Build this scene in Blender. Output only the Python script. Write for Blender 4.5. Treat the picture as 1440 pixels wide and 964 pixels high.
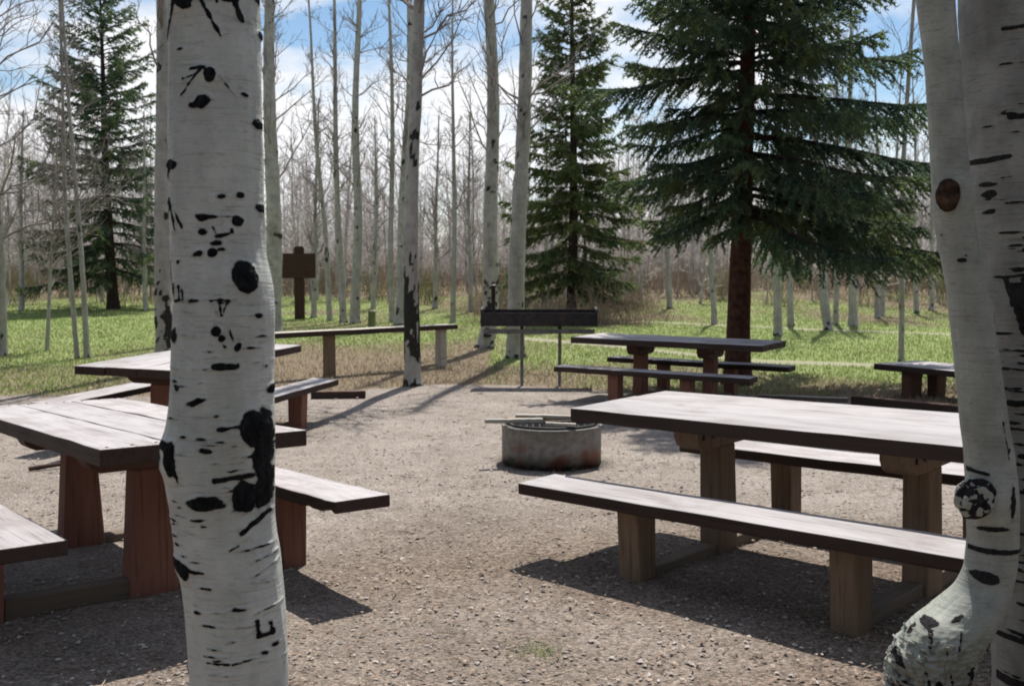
import bpy, math
import numpy as np
from math import radians, sin, cos, pi

# ---------------------------------------------------------------- camera, sky, sun
SC = bpy.context.scene
for _o in list(bpy.data.objects):
    bpy.data.objects.remove(_o)
C = SC.collection
F, PITCH, EYE = 1500.0, 0.0694, 1.55           # focal length in px of the 1440 px frame, pitch, eye height
cam_d = bpy.data.cameras.new('camera')
cam = bpy.data.objects.new('camera', cam_d)
C.objects.link(cam)
cam.location = (0, 0, EYE)
cam.rotation_euler = (pi / 2 - PITCH, 0, 0)
cam_d.sensor_width = 36.0
cam_d.lens = F / 1440 * 36
cam_d.clip_start = 0.05
cam_d.clip_end = 3000
cam_d.dof.use_dof = True
cam_d.dof.focus_distance = 4.0
cam_d.dof.aperture_fstop = 9.0
SC.camera = cam
SUN_EL, SUN_AZ = radians(60), radians(12)       # azimuth from +Y towards +X
w = bpy.data.worlds.new('World')
SC.world = w
w.use_nodes = True
nt = w.node_tree
nt.nodes.clear()


def N(nt, t, **kw):
    n = nt.nodes.new(t)
    for k, v in kw.items():
        if k.startswith('_'):
            setattr(n, k[1:], v)
        else:
            n.inputs[k.replace('__', ' ')].default_value = v
    return n


def ramp(nt, fac, stops, interp='LINEAR'):
    r = nt.nodes.new('ShaderNodeValToRGB')
    r.color_ramp.interpolation = interp
    e = r.color_ramp.elements
    while len(e) < len(stops):
        e.new(0.5)
    for i, (p, c) in enumerate(stops):
        e[i].position = p
        e[i].color = (*c, 1) if len(c) == 3 else c
    nt.links.new(fac, r.inputs[0])
    return r


sky = N(nt, 'ShaderNodeTexSky', _sky_type='NISHITA', _sun_disc=False, _sun_elevation=SUN_EL, _sun_rotation=SUN_AZ)
sky.altitude = 2000
sky.air_density = 1.3
sky.dust_density = 0.6
tc = N(nt, 'ShaderNodeTexCoord')
mp = N(nt, 'ShaderNodeMapping')
mp.inputs['Scale'].default_value = (1, 1, 2.6)
mp.inputs['Location'].default_value = (3.1, 0.4, 0.75)
nt.links.new(tc.outputs['Generated'], mp.inputs['Vector'])
cn = N(nt, 'ShaderNodeTexNoise', Scale=3.4, Detail=7, Roughness=0.56, Distortion=0.3)
nt.links.new(mp.outputs[0], cn.inputs['Vector'])
sxyz = N(nt, 'ShaderNodeSeparateXYZ')
nt.links.new(tc.outputs['Generated'], sxyz.inputs[0])
hz_ = N(nt, 'ShaderNodeMapRange')
for _k, _v in zip(('From Min', 'From Max', 'To Min', 'To Max'), (0.02, 0.24, 0.16, 0.0)):
    hz_.inputs[_k].default_value = _v
nt.links.new(sxyz.outputs[2], hz_.inputs[0])
ca = N(nt, 'ShaderNodeMath', _operation='ADD')
nt.links.new(cn.outputs['Fac'], ca.inputs[0]); nt.links.new(hz_.outputs[0], ca.inputs[1])
cr = ramp(nt, ca.outputs[0], [(0.46, (0, 0, 0)), (0.60, (1, 1, 1))])
hs = N(nt, 'ShaderNodeHueSaturation', Saturation=1.1, Value=2.8)
nt.links.new(sky.outputs[0], hs.inputs['Color'])
mx = N(nt, 'ShaderNodeMixRGB')
mx.inputs['Color2'].default_value = (25.0, 25.2, 25.9, 1)
nt.links.new(cr.outputs[0], mx.inputs['Fac'])
nt.links.new(hs.outputs[0], mx.inputs['Color1'])
bg = N(nt, 'ShaderNodeBackground', Strength=0.030)
nt.links.new(mx.outputs[0], bg.inputs['Color'])
wo = N(nt, 'ShaderNodeOutputWorld')
nt.links.new(bg.outputs[0], wo.inputs[0])

sun_d = bpy.data.lights.new('sun', 'SUN')
sun_d.energy = 5.0
sun_d.angle = radians(0.53)
sun_d.color = (1.0, 0.95, 0.87)
sun = bpy.data.objects.new('sun', sun_d)
C.objects.link(sun)
sun.rotation_euler = (pi / 2 - SUN_EL, 0, -SUN_AZ + pi)
# a sun lamp shines along its local -Z; aim it from the sun's direction to the origin
from mathutils import Vector, Matrix, Euler
_sd = Vector((cos(SUN_EL) * sin(SUN_AZ), cos(SUN_EL) * cos(SUN_AZ), sin(SUN_EL)))
sun.rotation_euler = _sd.to_track_quat('Z', 'Y').to_euler()
SC.view_settings.view_transform = 'Standard'
SC.view_settings.look = 'None'
SC.view_settings.exposure = 0.44
SC.view_settings.gamma = 1.0
SC.cycles.max_bounces = 6
SC.cycles.transparent_max_bounces = 8
SC.cycles.filter_width = 1.9
SC.cycles.use_denoising = True

rng = np.random.RandomState(11)


# ---------------------------------------------------------------- picture <-> place
def back(px, py, z=0.0):
    xr = (px - 720) / F
    yr = -(py - 482) / F
    d = (xr, cos(PITCH) + yr * sin(PITCH), -sin(PITCH) + yr * cos(PITCH))
    t = (z - EYE) / d[2]
    return np.array([t * d[0], t * d[1], z])


def at_dist(px, py, Y):
    """point at ground distance Y seen in direction px, py"""
    xr = (px - 720) / F
    yr = -(py - 482) / F
    d = (xr, cos(PITCH) + yr * sin(PITCH), -sin(PITCH) + yr * cos(PITCH))
    t = Y / d[1]
    return np.array([t * d[0], Y, EYE + t * d[2]])


# ---------------------------------------------------------------- noise
def _hash(ix, iy, iz, seed):
    n = (ix * 374761393 + iy * 668265263 + iz * 2147483647 + seed * 1274126177) & 0xFFFFFFFF
    n = ((n ^ (n >> 13)) * 1274126177) & 0xFFFFFFFF
    return ((n ^ (n >> 16)) & 0xFFFF) / 65535.0


def vnoise(x, y, z=None, seed=0):
    x = np.asarray(x, float); y = np.asarray(y, float)
    z = np.zeros_like(x) if z is None else np.asarray(z, float)
    ix, iy, iz = np.floor(x).astype(np.int64), np.floor(y).astype(np.int64), np.floor(z).astype(np.int64)
    fx, fy, fz = x - ix, y - iy, z - iz
    fx, fy, fz = [f * f * (3 - 2 * f) for f in (fx, fy, fz)]
    r = 0
    for a in (0, 1):
        for b in (0, 1):
            for c in (0, 1):
                wgt = (fx if a else 1 - fx) * (fy if b else 1 - fy) * (fz if c else 1 - fz)
                r = r + wgt * _hash(ix + a, iy + b, iz + c, seed)
    return r


def fbm(x, y, z=None, seed=0, o=4):
    s = 0; a = 0.5
    for i in range(o):
        s = s + a * vnoise(np.asarray(x) * 2 ** i, np.asarray(y) * 2 ** i, None if z is None else np.asarray(z) * 2 ** i, seed + i)
        a *= 0.5
    return s / (1 - 0.5 ** o)


# ---------------------------------------------------------------- mesh helpers
def mesh_np(name, V, faces, mat_idx=None, mats=(), smooth=True, attr=None):
    """faces: list of (n,k) int arrays"""
    me = bpy.data.meshes.new(name)
    V = np.asarray(V, np.float32)
    faces = [np.asarray(f, np.int32) for f in faces if len(f)]
    me.vertices.add(len(V))
    me.vertices.foreach_set('co', V.ravel())
    nl = sum(f.size for f in faces)
    nf = sum(len(f) for f in faces)
    me.loops.add(nl)
    me.loops.foreach_set('vertex_index', np.concatenate([f.ravel() for f in faces]))
    me.polygons.add(nf)
    tot = np.concatenate([np.full(len(f), f.shape[1], np.int32) for f in faces])
    st = np.concatenate([[0], np.cumsum(tot)[:-1]]).astype(np.int32)
    me.polygons.foreach_set('loop_start', st)
    me.polygons.foreach_set('loop_total', tot)
    me.polygons.foreach_set('use_smooth', np.full(nf, smooth))
    if mat_idx is not None:
        me.polygons.foreach_set('material_index', np.asarray(mat_idx, np.int32))
    for m in mats:
        me.materials.append(m)
    if attr:
        for k, a in attr.items():
            at = me.attributes.new(k, 'FLOAT', 'POINT')
            at.data.foreach_set('value', np.asarray(a, np.float32))
    me.update()
    return me


class MB:
    """collects geometry for ONE mesh object"""
    def __init__(s):
        s.v = []; s.f = []; s.m = []; s.n = 0

    def add(s, V, faces, mi=0):
        V = np.asarray(V, float).reshape(-1, 3)
        for f in (faces if isinstance(faces, list) and len(faces) and isinstance(faces[0], np.ndarray) and faces[0].ndim == 2 else [np.asarray(faces)]):
            s.f.append(np.asarray(f) + s.n); s.m.append(np.full(len(f), mi))
        s.v.append(V); s.n += len(V)

    def build(s, name, mats, parent=None, smooth=False, bevel=0, loc=None):
        if not isinstance(mats, (list, tuple)):
            mats = [mats]
        order = sorted(range(len(s.f)), key=lambda i: s.f[i].shape[1])
        me = mesh_np(name, np.concatenate(s.v), [s.f[i] for i in order], np.concatenate([s.m[i] for i in order]), mats, smooth)
        return link(name, me, parent, bevel)


def link(name, me, parent=None, bevel=0):
    o = bpy.data.objects.new(name, me)
    C.objects.link(o)
    if parent is not None:
        o.parent = parent
    if bevel:
        b = o.modifiers.new('bevel', 'BEVEL')
        b.width = bevel; b.segments = 2; b.limit_method = 'ANGLE'
    return o


def tag(o, label=None, cat=None, group=None, kind=None):
    if label: o['label'] = label
    if cat: o['category'] = cat
    if group: o['group'] = group
    if kind: o['kind'] = kind
    return o


def empty(name, loc=(0, 0, 0), rz=0.0):
    o = bpy.data.objects.new(name, None)
    C.objects.link(o)
    o.location = [float(a) for a in loc]
    o.rotation_euler = (0, 0, float(rz))
    o.empty_display_size = 0.2
    return o


BOXF = np.array([[0, 3, 2, 1], [4, 5, 6, 7], [0, 1, 5, 4], [1, 2, 6, 5], [2, 3, 7, 6], [3, 0, 4, 7]])


def box(mb, x0, x1, y0, y1, z0, z1, mi=0, top_mi=None, taper=None):
    V = np.array([[x0, y0, z0], [x1, y0, z0], [x1, y1, z0], [x0, y1, z0], [x0, y0, z1], [x1, y0, z1], [x1, y1, z1], [x0, y1, z1]], float)
    if top_mi is None:
        mb.add(V, BOXF, mi)
    else:
        mb.f.append(BOXF + mb.n); mb.m.append(np.array([mi, top_mi, mi, mi, mi, mi]))
        mb.v.append(V); mb.n += 8
    return V


def prism(mb, pts, y0, y1, axis='y', mi=0):
    """outline pts (a,b) extruded along an axis"""
    n = len(pts)
    P = []
    for t in (y0, y1):
        for a, b in pts:
            P.append({'y': (a, t, b), 'x': (t, a, b), 'z': (a, b, t)}[axis])
    q = [[i, (i + 1) % n, n + (i + 1) % n, n + i] for i in range(n)]
    mb.add(P, np.array(q), mi)
    k = mb.n - 2 * n
    mb.f.append(np.array([list(range(n))[::-1]]) + k); mb.m.append(np.array([mi]))
    mb.f.append(np.array([list(range(n, 2 * n))]) + k); mb.m.append(np.array([mi]))


def tubes(paths, radii, sides=6, cap=True):
    """paths (N,K,3), radii (N,K) -> V, quads"""
    P = np.asarray(paths, float); R = np.asarray(radii, float)
    n, K, _ = P.shape
    T = np.gradient(P, axis=1)
    T /= np.linalg.norm(T, axis=2, keepdims=True) + 1e-9
    D = P[:, -1] - P[:, 0]
    D /= np.linalg.norm(D, axis=1, keepdims=True) + 1e-9
    ref = np.where(np.abs(D[:, 2:3]) > 0.8, np.array([[1.0, 0, 0]]), np.array([[0, 0, 1.0]]))[:, None, :]
    A = np.cross(T, ref); A /= np.linalg.norm(A, axis=2, keepdims=True) + 1e-9
    B = np.cross(T, A)
    th = np.arange(sides) * 2 * pi / sides
    V = P[:, :, None, :] + R[:, :, None, None] * (np.cos(th)[None, None, :, None] * A[:, :, None, :] + np.sin(th)[None, None, :, None] * B[:, :, None, :])
    idx = np.arange(n * K * sides).reshape(n, K, sides)
    a = idx[:, :-1, :]; b = np.roll(a, -1, 2); d = idx[:, 1:, :]; c = np.roll(d, -1, 2)
    Q = np.stack([a, b, c, d], -1).reshape(-1, 4)
    return V.reshape(-1, 3), Q


def pipe(mb, pts, r, sides=8, mi=0):
    pts = np.asarray(pts, float)[None]
    r = np.full((1, pts.shape[1]), r) if np.isscalar(r) else np.asarray(r, float)[None]
    V, Q = tubes(pts, r, sides)
    mb.add(V, Q, mi)
    k = mb.n - len(V)
    mb.f.append(np.array([list(range(sides))]) + k); mb.m.append(np.array([mi]))
    mb.f.append(np.array([list(range(len(V) - sides, len(V)))[::-1]]) + k); mb.m.append(np.array([mi]))


# ---------------------------------------------------------------- materials
def mat(name, rough=0.8, spec=0.3):
    m = bpy.data.materials.new(name)
    m.use_nodes = True
    t = m.node_tree
    b = t.nodes['Principled BSDF']
    b.inputs['Roughness'].default_value = rough
    b.inputs['Specular IOR Level'].default_value = spec
    return m, t, b


def noise(t, scale=(1, 1, 1), sc=5, det=4, rough=0.55, coord='Object', dist=0, loc=(0, 0, 0)):
    c = N(t, 'ShaderNodeTexCoord')
    m = N(t, 'ShaderNodeMapping')
    m.inputs['Scale'].default_value = scale
    m.inputs['Location'].default_value = loc
    t.links.new(c.outputs[coord], m.inputs['Vector'])
    n = N(t, 'ShaderNodeTexNoise', Scale=sc, Detail=det, Roughness=rough, Distortion=dist)
    t.links.new(m.outputs[0], n.inputs['Vector'])
    return n


def mix(t, fac, a, b, mode='MIX'):
    x = N(t, 'ShaderNodeMixRGB', _blend_type=mode)
    for i, v in (('Fac', fac), ('Color1', a), ('Color2', b)):
        if hasattr(v, 'links'):
            t.links.new(v, x.inputs[i])
        elif isinstance(v, (int, float)):
            x.inputs[i].default_value = v
        else:
            x.inputs[i].default_value = (*v, 1)
    return x.outputs[0]


def bump(t, b, h, strength=0.5, dist=0.01):
    n = N(t, 'ShaderNodeBump', Strength=strength, Distance=dist)
    t.links.new(h, n.inputs['Height'])
    t.links.new(n.outputs[0], b.inputs['Normal'])


def math_(t, op, a, b=None, clamp=False):
    m = N(t, 'ShaderNodeMath', _operation=op)
    m.use_clamp = clamp
    for i, v in enumerate((a, b)):
        if v is None: continue
        if hasattr(v, 'links'): t.links.new(v, m.inputs[i])
        else: m.inputs[i].default_value = v
    return m.outputs[0]


def attr(t, name):
    a = N(t, 'ShaderNodeAttribute'); a.attribute_name = name
    return a.outputs['Fac']


def wood(name, c1, c2, axis=0, rough=0.6, spec=0.4, grain=14, patch=0):
    m, t, b = mat(name, rough, spec)
    sc = [grain] * 3; sc[axis] = 0.9
    n1 = noise(t, tuple(sc), 1.6, 6, 0.65, dist=0.6)
    n2 = noise(t, (1, 1, 1), 3.0, 4, 0.6)
    sc2 = [70] * 3; sc2[axis] = 2.0
    n3 = noise(t, tuple(sc2), 1.0, 3, 0.6)
    r = ramp(t, n1.outputs['Fac'], [(0.28, c1), (0.72, c2)])
    col = mix(t, n2.outputs['Fac'], r.outputs[0], tuple(min(1, 1.0 * x) for x in c2))
    dk = ramp(t, n3.outputs['Fac'], [(0.30, (0.45, 0.43, 0.42)), (0.45, (1, 1, 1))])
    col = mix(t, 0.8, col, dk.outputs[0], 'MULTIPLY')
    if patch:
        pn = noise(t, (0.7, 1.6, 1), 2.6, 5, 0.6, dist=0.8, coord='Object')
        pr_ = ramp(t, pn.outputs['Fac'], [(0.36, (0.70, 0.66, 0.64)), (0.52, (1, 1, 1)), (0.7, (1.08, 1.07, 1.09))])
        col = mix(t, patch, col, pr_.outputs[0], 'MULTIPLY')
    oi = N(t, 'ShaderNodeObjectInfo')
    rv = ramp(t, oi.outputs['Random'], [(0, (0.82, 0.82, 0.82)), (1, (1.1, 1.08, 1.06))])
    col = mix(t, 1.0, col, rv.outputs[0], 'MULTIPLY')
    t.links.new(col, b.inputs['Base Color'])
    bump(t, b, n1.outputs['Fac'], 0.35, 0.006)
    return m


M = {}
M['top'] = wood('weathered_top', (0.27, 0.252, 0.262), (0.42, 0.40, 0.412), 0, 0.62, 0.25, patch=0.8)
M['side'] = wood('brown_stained_edge', (0.026, 0.018, 0.015), (0.062, 0.042, 0.036), 0, 0.7, 0.15)
M['post'] = wood('red_brown_post', (0.125, 0.058, 0.043), (0.28, 0.13, 0.096), 2, 0.75, 0.2, 9)
M['post_worn'] = wood('worn_post', (0.10, 0.068, 0.048), (0.26, 0.185, 0.13), 2, 0.75, 0.2, 9)
M['cap'] = wood('brown_cap', (0.06, 0.032, 0.024), (0.13, 0.07, 0.05), 1, 0.7, 0.2)
M['sill'] = wood('ground_sill', (0.09, 0.07, 0.055), (0.18, 0.145, 0.115), 1, 0.8, 0.2)
M['grey_wood'] = wood('silvered_wood', (0.22, 0.20, 0.17), (0.48, 0.45, 0.40), 0, 0.7, 0.25)
M['dark_wood'] = wood('sign_wood', (0.03, 0.018, 0.013), (0.06, 0.035, 0.025), 0, 0.75, 0.2)


def m_iron():
    m, t, b = mat('blackened_iron', 0.55, 0.4)
    n = noise(t, sc=14, det=5)
    r = ramp(t, n.outputs['Fac'], [(0.35, (0.02, 0.018, 0.018)), (0.6, (0.04, 0.035, 0.034)), (0.75, (0.09, 0.04, 0.02))])
    t.links.new(r.outputs[0], b.inputs['Base Color'])
    b.inputs['Metallic'].default_value = 0.3
    return m


def m_pipe():
    m, t, b = mat('dull_steel_pipe', 0.5, 0.4)
    n = noise(t, sc=20, det=4)
    r = ramp(t, n.outputs['Fac'], [(0.35, (0.10, 0.10, 0.10)), (0.7, (0.2, 0.18, 0.16))])
    t.links.new(r.outputs[0], b.inputs['Base Color'])
    return m


def m_ring():
    m, t, b = mat('rusty_fire_ring_steel', 0.6, 0.4)
    n = noise(t, sc=4.6, det=5, rough=0.55)
    n2 = noise(t, sc=18, det=5)
    base = ramp(t, n2.outputs['Fac'], [(0.3, (0.13, 0.127, 0.12)), (0.7, (0.26, 0.255, 0.245))])
    rust = ramp(t, n2.outputs['Fac'], [(0.3, (0.10, 0.030, 0.016)), (0.7, (0.20, 0.065, 0.03))])
    g = N(t, 'ShaderNodeTexCoord')
    sp = N(t, 'ShaderNodeSeparateXYZ')
    t.links.new(g.outputs['Object'], sp.inputs[0])
    low = math_(t, 'MULTIPLY', math_(t, 'SUBTRACT', 0.17, sp.outputs[2]), 0.9)
    f = math_(t, 'ADD', n.outputs['Fac'], low)
    fr = ramp(t, f, [(0.57, (0, 0, 0)), (0.68, (0.8, 0.8, 0.8))])
    c = mix(t, fr.outputs[0], base.outputs[0], rust.outputs[0])
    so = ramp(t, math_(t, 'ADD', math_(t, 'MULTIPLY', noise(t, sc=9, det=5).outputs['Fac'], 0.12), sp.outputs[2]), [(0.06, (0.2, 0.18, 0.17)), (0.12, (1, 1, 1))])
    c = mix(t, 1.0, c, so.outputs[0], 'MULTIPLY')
    t.links.new(c, b.inputs['Base Color'])
    b.inputs['Metallic'].default_value = 0.25
    bump(t, b, n2.outputs['Fac'], 0.3, 0.004)
    return m


M['iron'] = m_iron(); M['pipe'] = m_pipe(); M['ring'] = m_ring()


def m_ground():
    m, t, b = mat('ground_gravel_and_grass', 0.95, 0.1)
    at = attr(t, 'grass'); tan = attr(t, 'litter'); pa = attr(t, 'track'); soot = attr(t, 'soot'); soil = attr(t, 'dark_gravel')
    n1 = noise(t, sc=55, det=5, rough=0.7)
    n2 = noise(t, sc=1.3, det=5, rough=0.6)
    n3 = noise(t, sc=7, det=5, rough=0.65)
    vo = N(t, 'ShaderNodeTexVoronoi', Scale=70.0, Randomness=1.0)
    g = N(t, 'ShaderNodeTexCoord')
    t.links.new(g.outputs['Object'], vo.inputs['Vector'])
    sp = N(t, 'ShaderNodeSeparateColor')
    t.links.new(vo.outputs['Color'], sp.inputs[0])
    gr = ramp(t, n1.outputs['Fac'], [(0.26, (0.14, 0.120, 0.102)), (0.5, (0.315, 0.284, 0.255)), (0.74, (0.45, 0.415, 0.375))])
    st = ramp(t, sp.outputs[0], [(0.0, (0.35, 0.32, 0.30)), (0.5, (0.95, 0.95, 0.95)), (0.97, (1.5, 1.48, 1.45))])
    gravel = mix(t, math_(t, 'ADD', 0.30, math_(t, 'MULTIPLY', soil, 0.45)), gr.outputs[0], st.outputs[0], 'MULTIPLY')
    big = ramp(t, n2.outputs['Fac'], [(0.3, (0.80, 0.78, 0.77)), (0.7, (1.08, 1.06, 1.07))])
    gravel = mix(t, 1.0, gravel, big.outputs[0], 'MULTIPLY')
    med = ramp(t, n3.outputs['Fac'], [(0.35, (0.84, 0.82, 0.80)), (0.6, (1.04, 1.04, 1.04))])
    gravel = mix(t, 1.0, gravel, med.outputs[0], 'MULTIPLY')
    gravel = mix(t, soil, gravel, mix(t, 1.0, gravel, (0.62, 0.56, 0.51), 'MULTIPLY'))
    gs = ramp(t, n3.outputs['Fac'], [(0.3, (0.14, 0.175, 0.055)), (0.5, (0.22, 0.265, 0.10)), (0.7, (0.32, 0.345, 0.18))])
    ls = ramp(t, n1.outputs['Fac'], [(0.3, (0.10, 0.075, 0.05)), (0.6, (0.24, 0.19, 0.13)), (0.8, (0.34, 0.29, 0.20))])
    ln = math_(t, 'ADD', tan, math_(t, 'MULTIPLY', math_(t, 'SUBTRACT', n3.outputs['Fac'], 0.5), 1.3))
    lr = ramp(t, ln, [(0.38, (0, 0, 0)), (0.62, (1, 1, 1))])
    gcol = mix(t, lr.outputs[0], gs.outputs[0], ls.outputs[0])
    gn = math_(t, 'ADD', at, math_(t, 'MULTIPLY', math_(t, 'SUBTRACT', n3.outputs['Fac'], 0.5), 0.9))
    gf = ramp(t, gn, [(0.42, (0, 0, 0)), (0.58, (1, 1, 1))])
    col = mix(t, gf.outputs[0], gravel, gcol)
    pr = ramp(t, math_(t, 'ADD', pa, math_(t, 'MULTIPLY', math_(t, 'SUBTRACT', n3.outputs['Fac'], 0.5), 1.3)), [(0.42, (0, 0, 0)), (0.6, (1, 1, 1))])
    col = mix(t, math_(t, 'MULTIPLY', pr.outputs[0], 0.7), col, (0.34, 0.31, 0.25))
    col = mix(t, soot, col, (0.03, 0.028, 0.027))
    t.links.new(col, b.inputs['Base Color'])
    hh = math_(t, 'ADD', n1.outputs['Fac'], math_(t, 'MULTIPLY', vo.outputs['Distance'], -1.2))
    bump(t, b, hh, 0.8, 0.012)
    return m


M['ground'] = m_ground()


def m_simple(name, stops, sc=3, det=4, rough=0.9, spec=0.1, trans=0.0, rnd=0.0, bumpd=0):
    m, t, b = mat(name, rough, spec)
    n = noise(t, sc=sc, det=det)
    r = ramp(t, n.outputs['Fac'], stops)
    t.links.new(r.outputs[0], b.inputs['Base Color'])
    if bumpd:
        bump(t, b, n.outputs['Fac'], 0.6, bumpd)
    if trans:
        tr = N(t, 'ShaderNodeBsdfTranslucent')
        t.links.new(r.outputs[0], tr.inputs[0])
        ms = N(t, 'ShaderNodeMixShader', Fac=trans)
        out = t.nodes['Material Output']
        t.links.new(b.outputs[0], ms.inputs[1]); t.links.new(tr.outputs[0], ms.inputs[2])
        t.links.new(ms.outputs[0], out.inputs['Surface'])
    return m


M['needles'] = m_simple('spruce_needles', [(0.28, (0.042, 0.080, 0.055)), (0.5, (0.08, 0.13, 0.075)), (0.70, (0.17, 0.21, 0.08))], 1.2, 5, 0.6, 0.35, 0.38)
M['needles_blue'] = m_simple('spruce_needles_bluish', [(0.28, (0.045, 0.085, 0.060)), (0.5, (0.088, 0.142, 0.088)), (0.68, (0.19, 0.23, 0.09))], 1.6, 5, 0.6, 0.35, 0.45)
M['needles_olive'] = m_simple('spruce_needles_olive', [(0.28, (0.055, 0.09, 0.035)), (0.5, (0.10, 0.145, 0.055)), (0.72, (0.20, 0.20, 0.09))], 1.2, 5, 0.6, 0.3, 0.38)
M['tips'] = m_simple('spruce_tip_needles', [(0.3, (0.09, 0.14, 0.055)), (0.7, (0.22, 0.27, 0.09))], 2.5, 4, 0.6, 0.35, 0.5)
M['spruce_bark'] = m_simple('spruce_bark', [(0.3, (0.04, 0.022, 0.016)), (0.7, (0.115, 0.055, 0.038))], 14, 5, 0.9, 0.1, bumpd=0.02)
M['spruce_bark_dark'] = m_simple('dark_spruce_bark', [(0.3, (0.022, 0.016, 0.013)), (0.7, (0.06, 0.045, 0.036))], 14, 5, 0.9, 0.1, bumpd=0.02)
M['grass'] = m_simple('spring_grass_blade', [(0.3, (0.13, 0.185, 0.05)), (0.55, (0.22, 0.30, 0.085)), (0.75, (0.33, 0.38, 0.15))], 1.1, 4, 0.7, 0.15, 0.45)
M['straw'] = m_simple('dry_grass_blade', [(0.3, (0.19, 0.14, 0.09)), (0.55, (0.35, 0.29, 0.20)), (0.75, (0.48, 0.43, 0.32))], 2.3, 4, 0.8, 0.15, 0.25)
M['leaf'] = m_simple('dead_leaf', [(0.3, (0.10, 0.06, 0.04)), (0.5, (0.23, 0.16, 0.12)), (0.7, (0.46, 0.39, 0.33))], 9, 2, 0.8, 0.2)
M['pebble'] = m_simple('pebble', [(0.3, (0.15, 0.12, 0.105)), (0.5, (0.36, 0.315, 0.29)), (0.7, (0.56, 0.52, 0.48))], 31, 1, 0.85, 0.25)
M['twig'] = m_simple('bare_twig', [(0.3, (0.14, 0.12, 0.115)), (0.7, (0.33, 0.295, 0.28))], 2, 3, 0.85, 0.15)
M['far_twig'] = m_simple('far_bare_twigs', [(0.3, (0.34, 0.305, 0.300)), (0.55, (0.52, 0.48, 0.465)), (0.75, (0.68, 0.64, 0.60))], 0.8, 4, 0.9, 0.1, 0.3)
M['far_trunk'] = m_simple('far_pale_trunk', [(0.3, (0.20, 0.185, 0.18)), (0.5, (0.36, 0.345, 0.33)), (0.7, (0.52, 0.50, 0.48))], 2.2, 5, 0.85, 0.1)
M['brush'] = m_simple('reddish_brush', [(0.3, (0.16, 0.11, 0.09)), (0.5, (0.31, 0.235, 0.185)), (0.72, (0.46, 0.39, 0.29))], 0.6, 4, 0.9, 0.1)
M['bud_brush'] = m_simple('budding_brush', [(0.3, (0.12, 0.13, 0.06)), (0.7, (0.26, 0.27, 0.12))], 0.9, 4, 0.9, 0.1, 0.2)
M['flake'] = m_simple('old_bark_flakes', [(0.3, (0.10, 0.10, 0.095)), (0.5, (0.24, 0.25, 0.24)), (0.7, (0.44, 0.45, 0.43))], 22, 4, 0.9, 0.1)
M['scar_wood'] = m_simple('healed_scar_wood', [(0.35, (0.015, 0.011, 0.009)), (0.55, (0.07, 0.042, 0.028)), (0.7, (0.15, 0.10, 0.07))], 26, 5, 0.9, 0.1, bumpd=0.01)
M['hill'] = m_simple('wooded_hill', [(0.3, (0.17, 0.15, 0.14)), (0.7, (0.30, 0.28, 0.25))], 0.15, 6, 0.95, 0.05)


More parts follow.
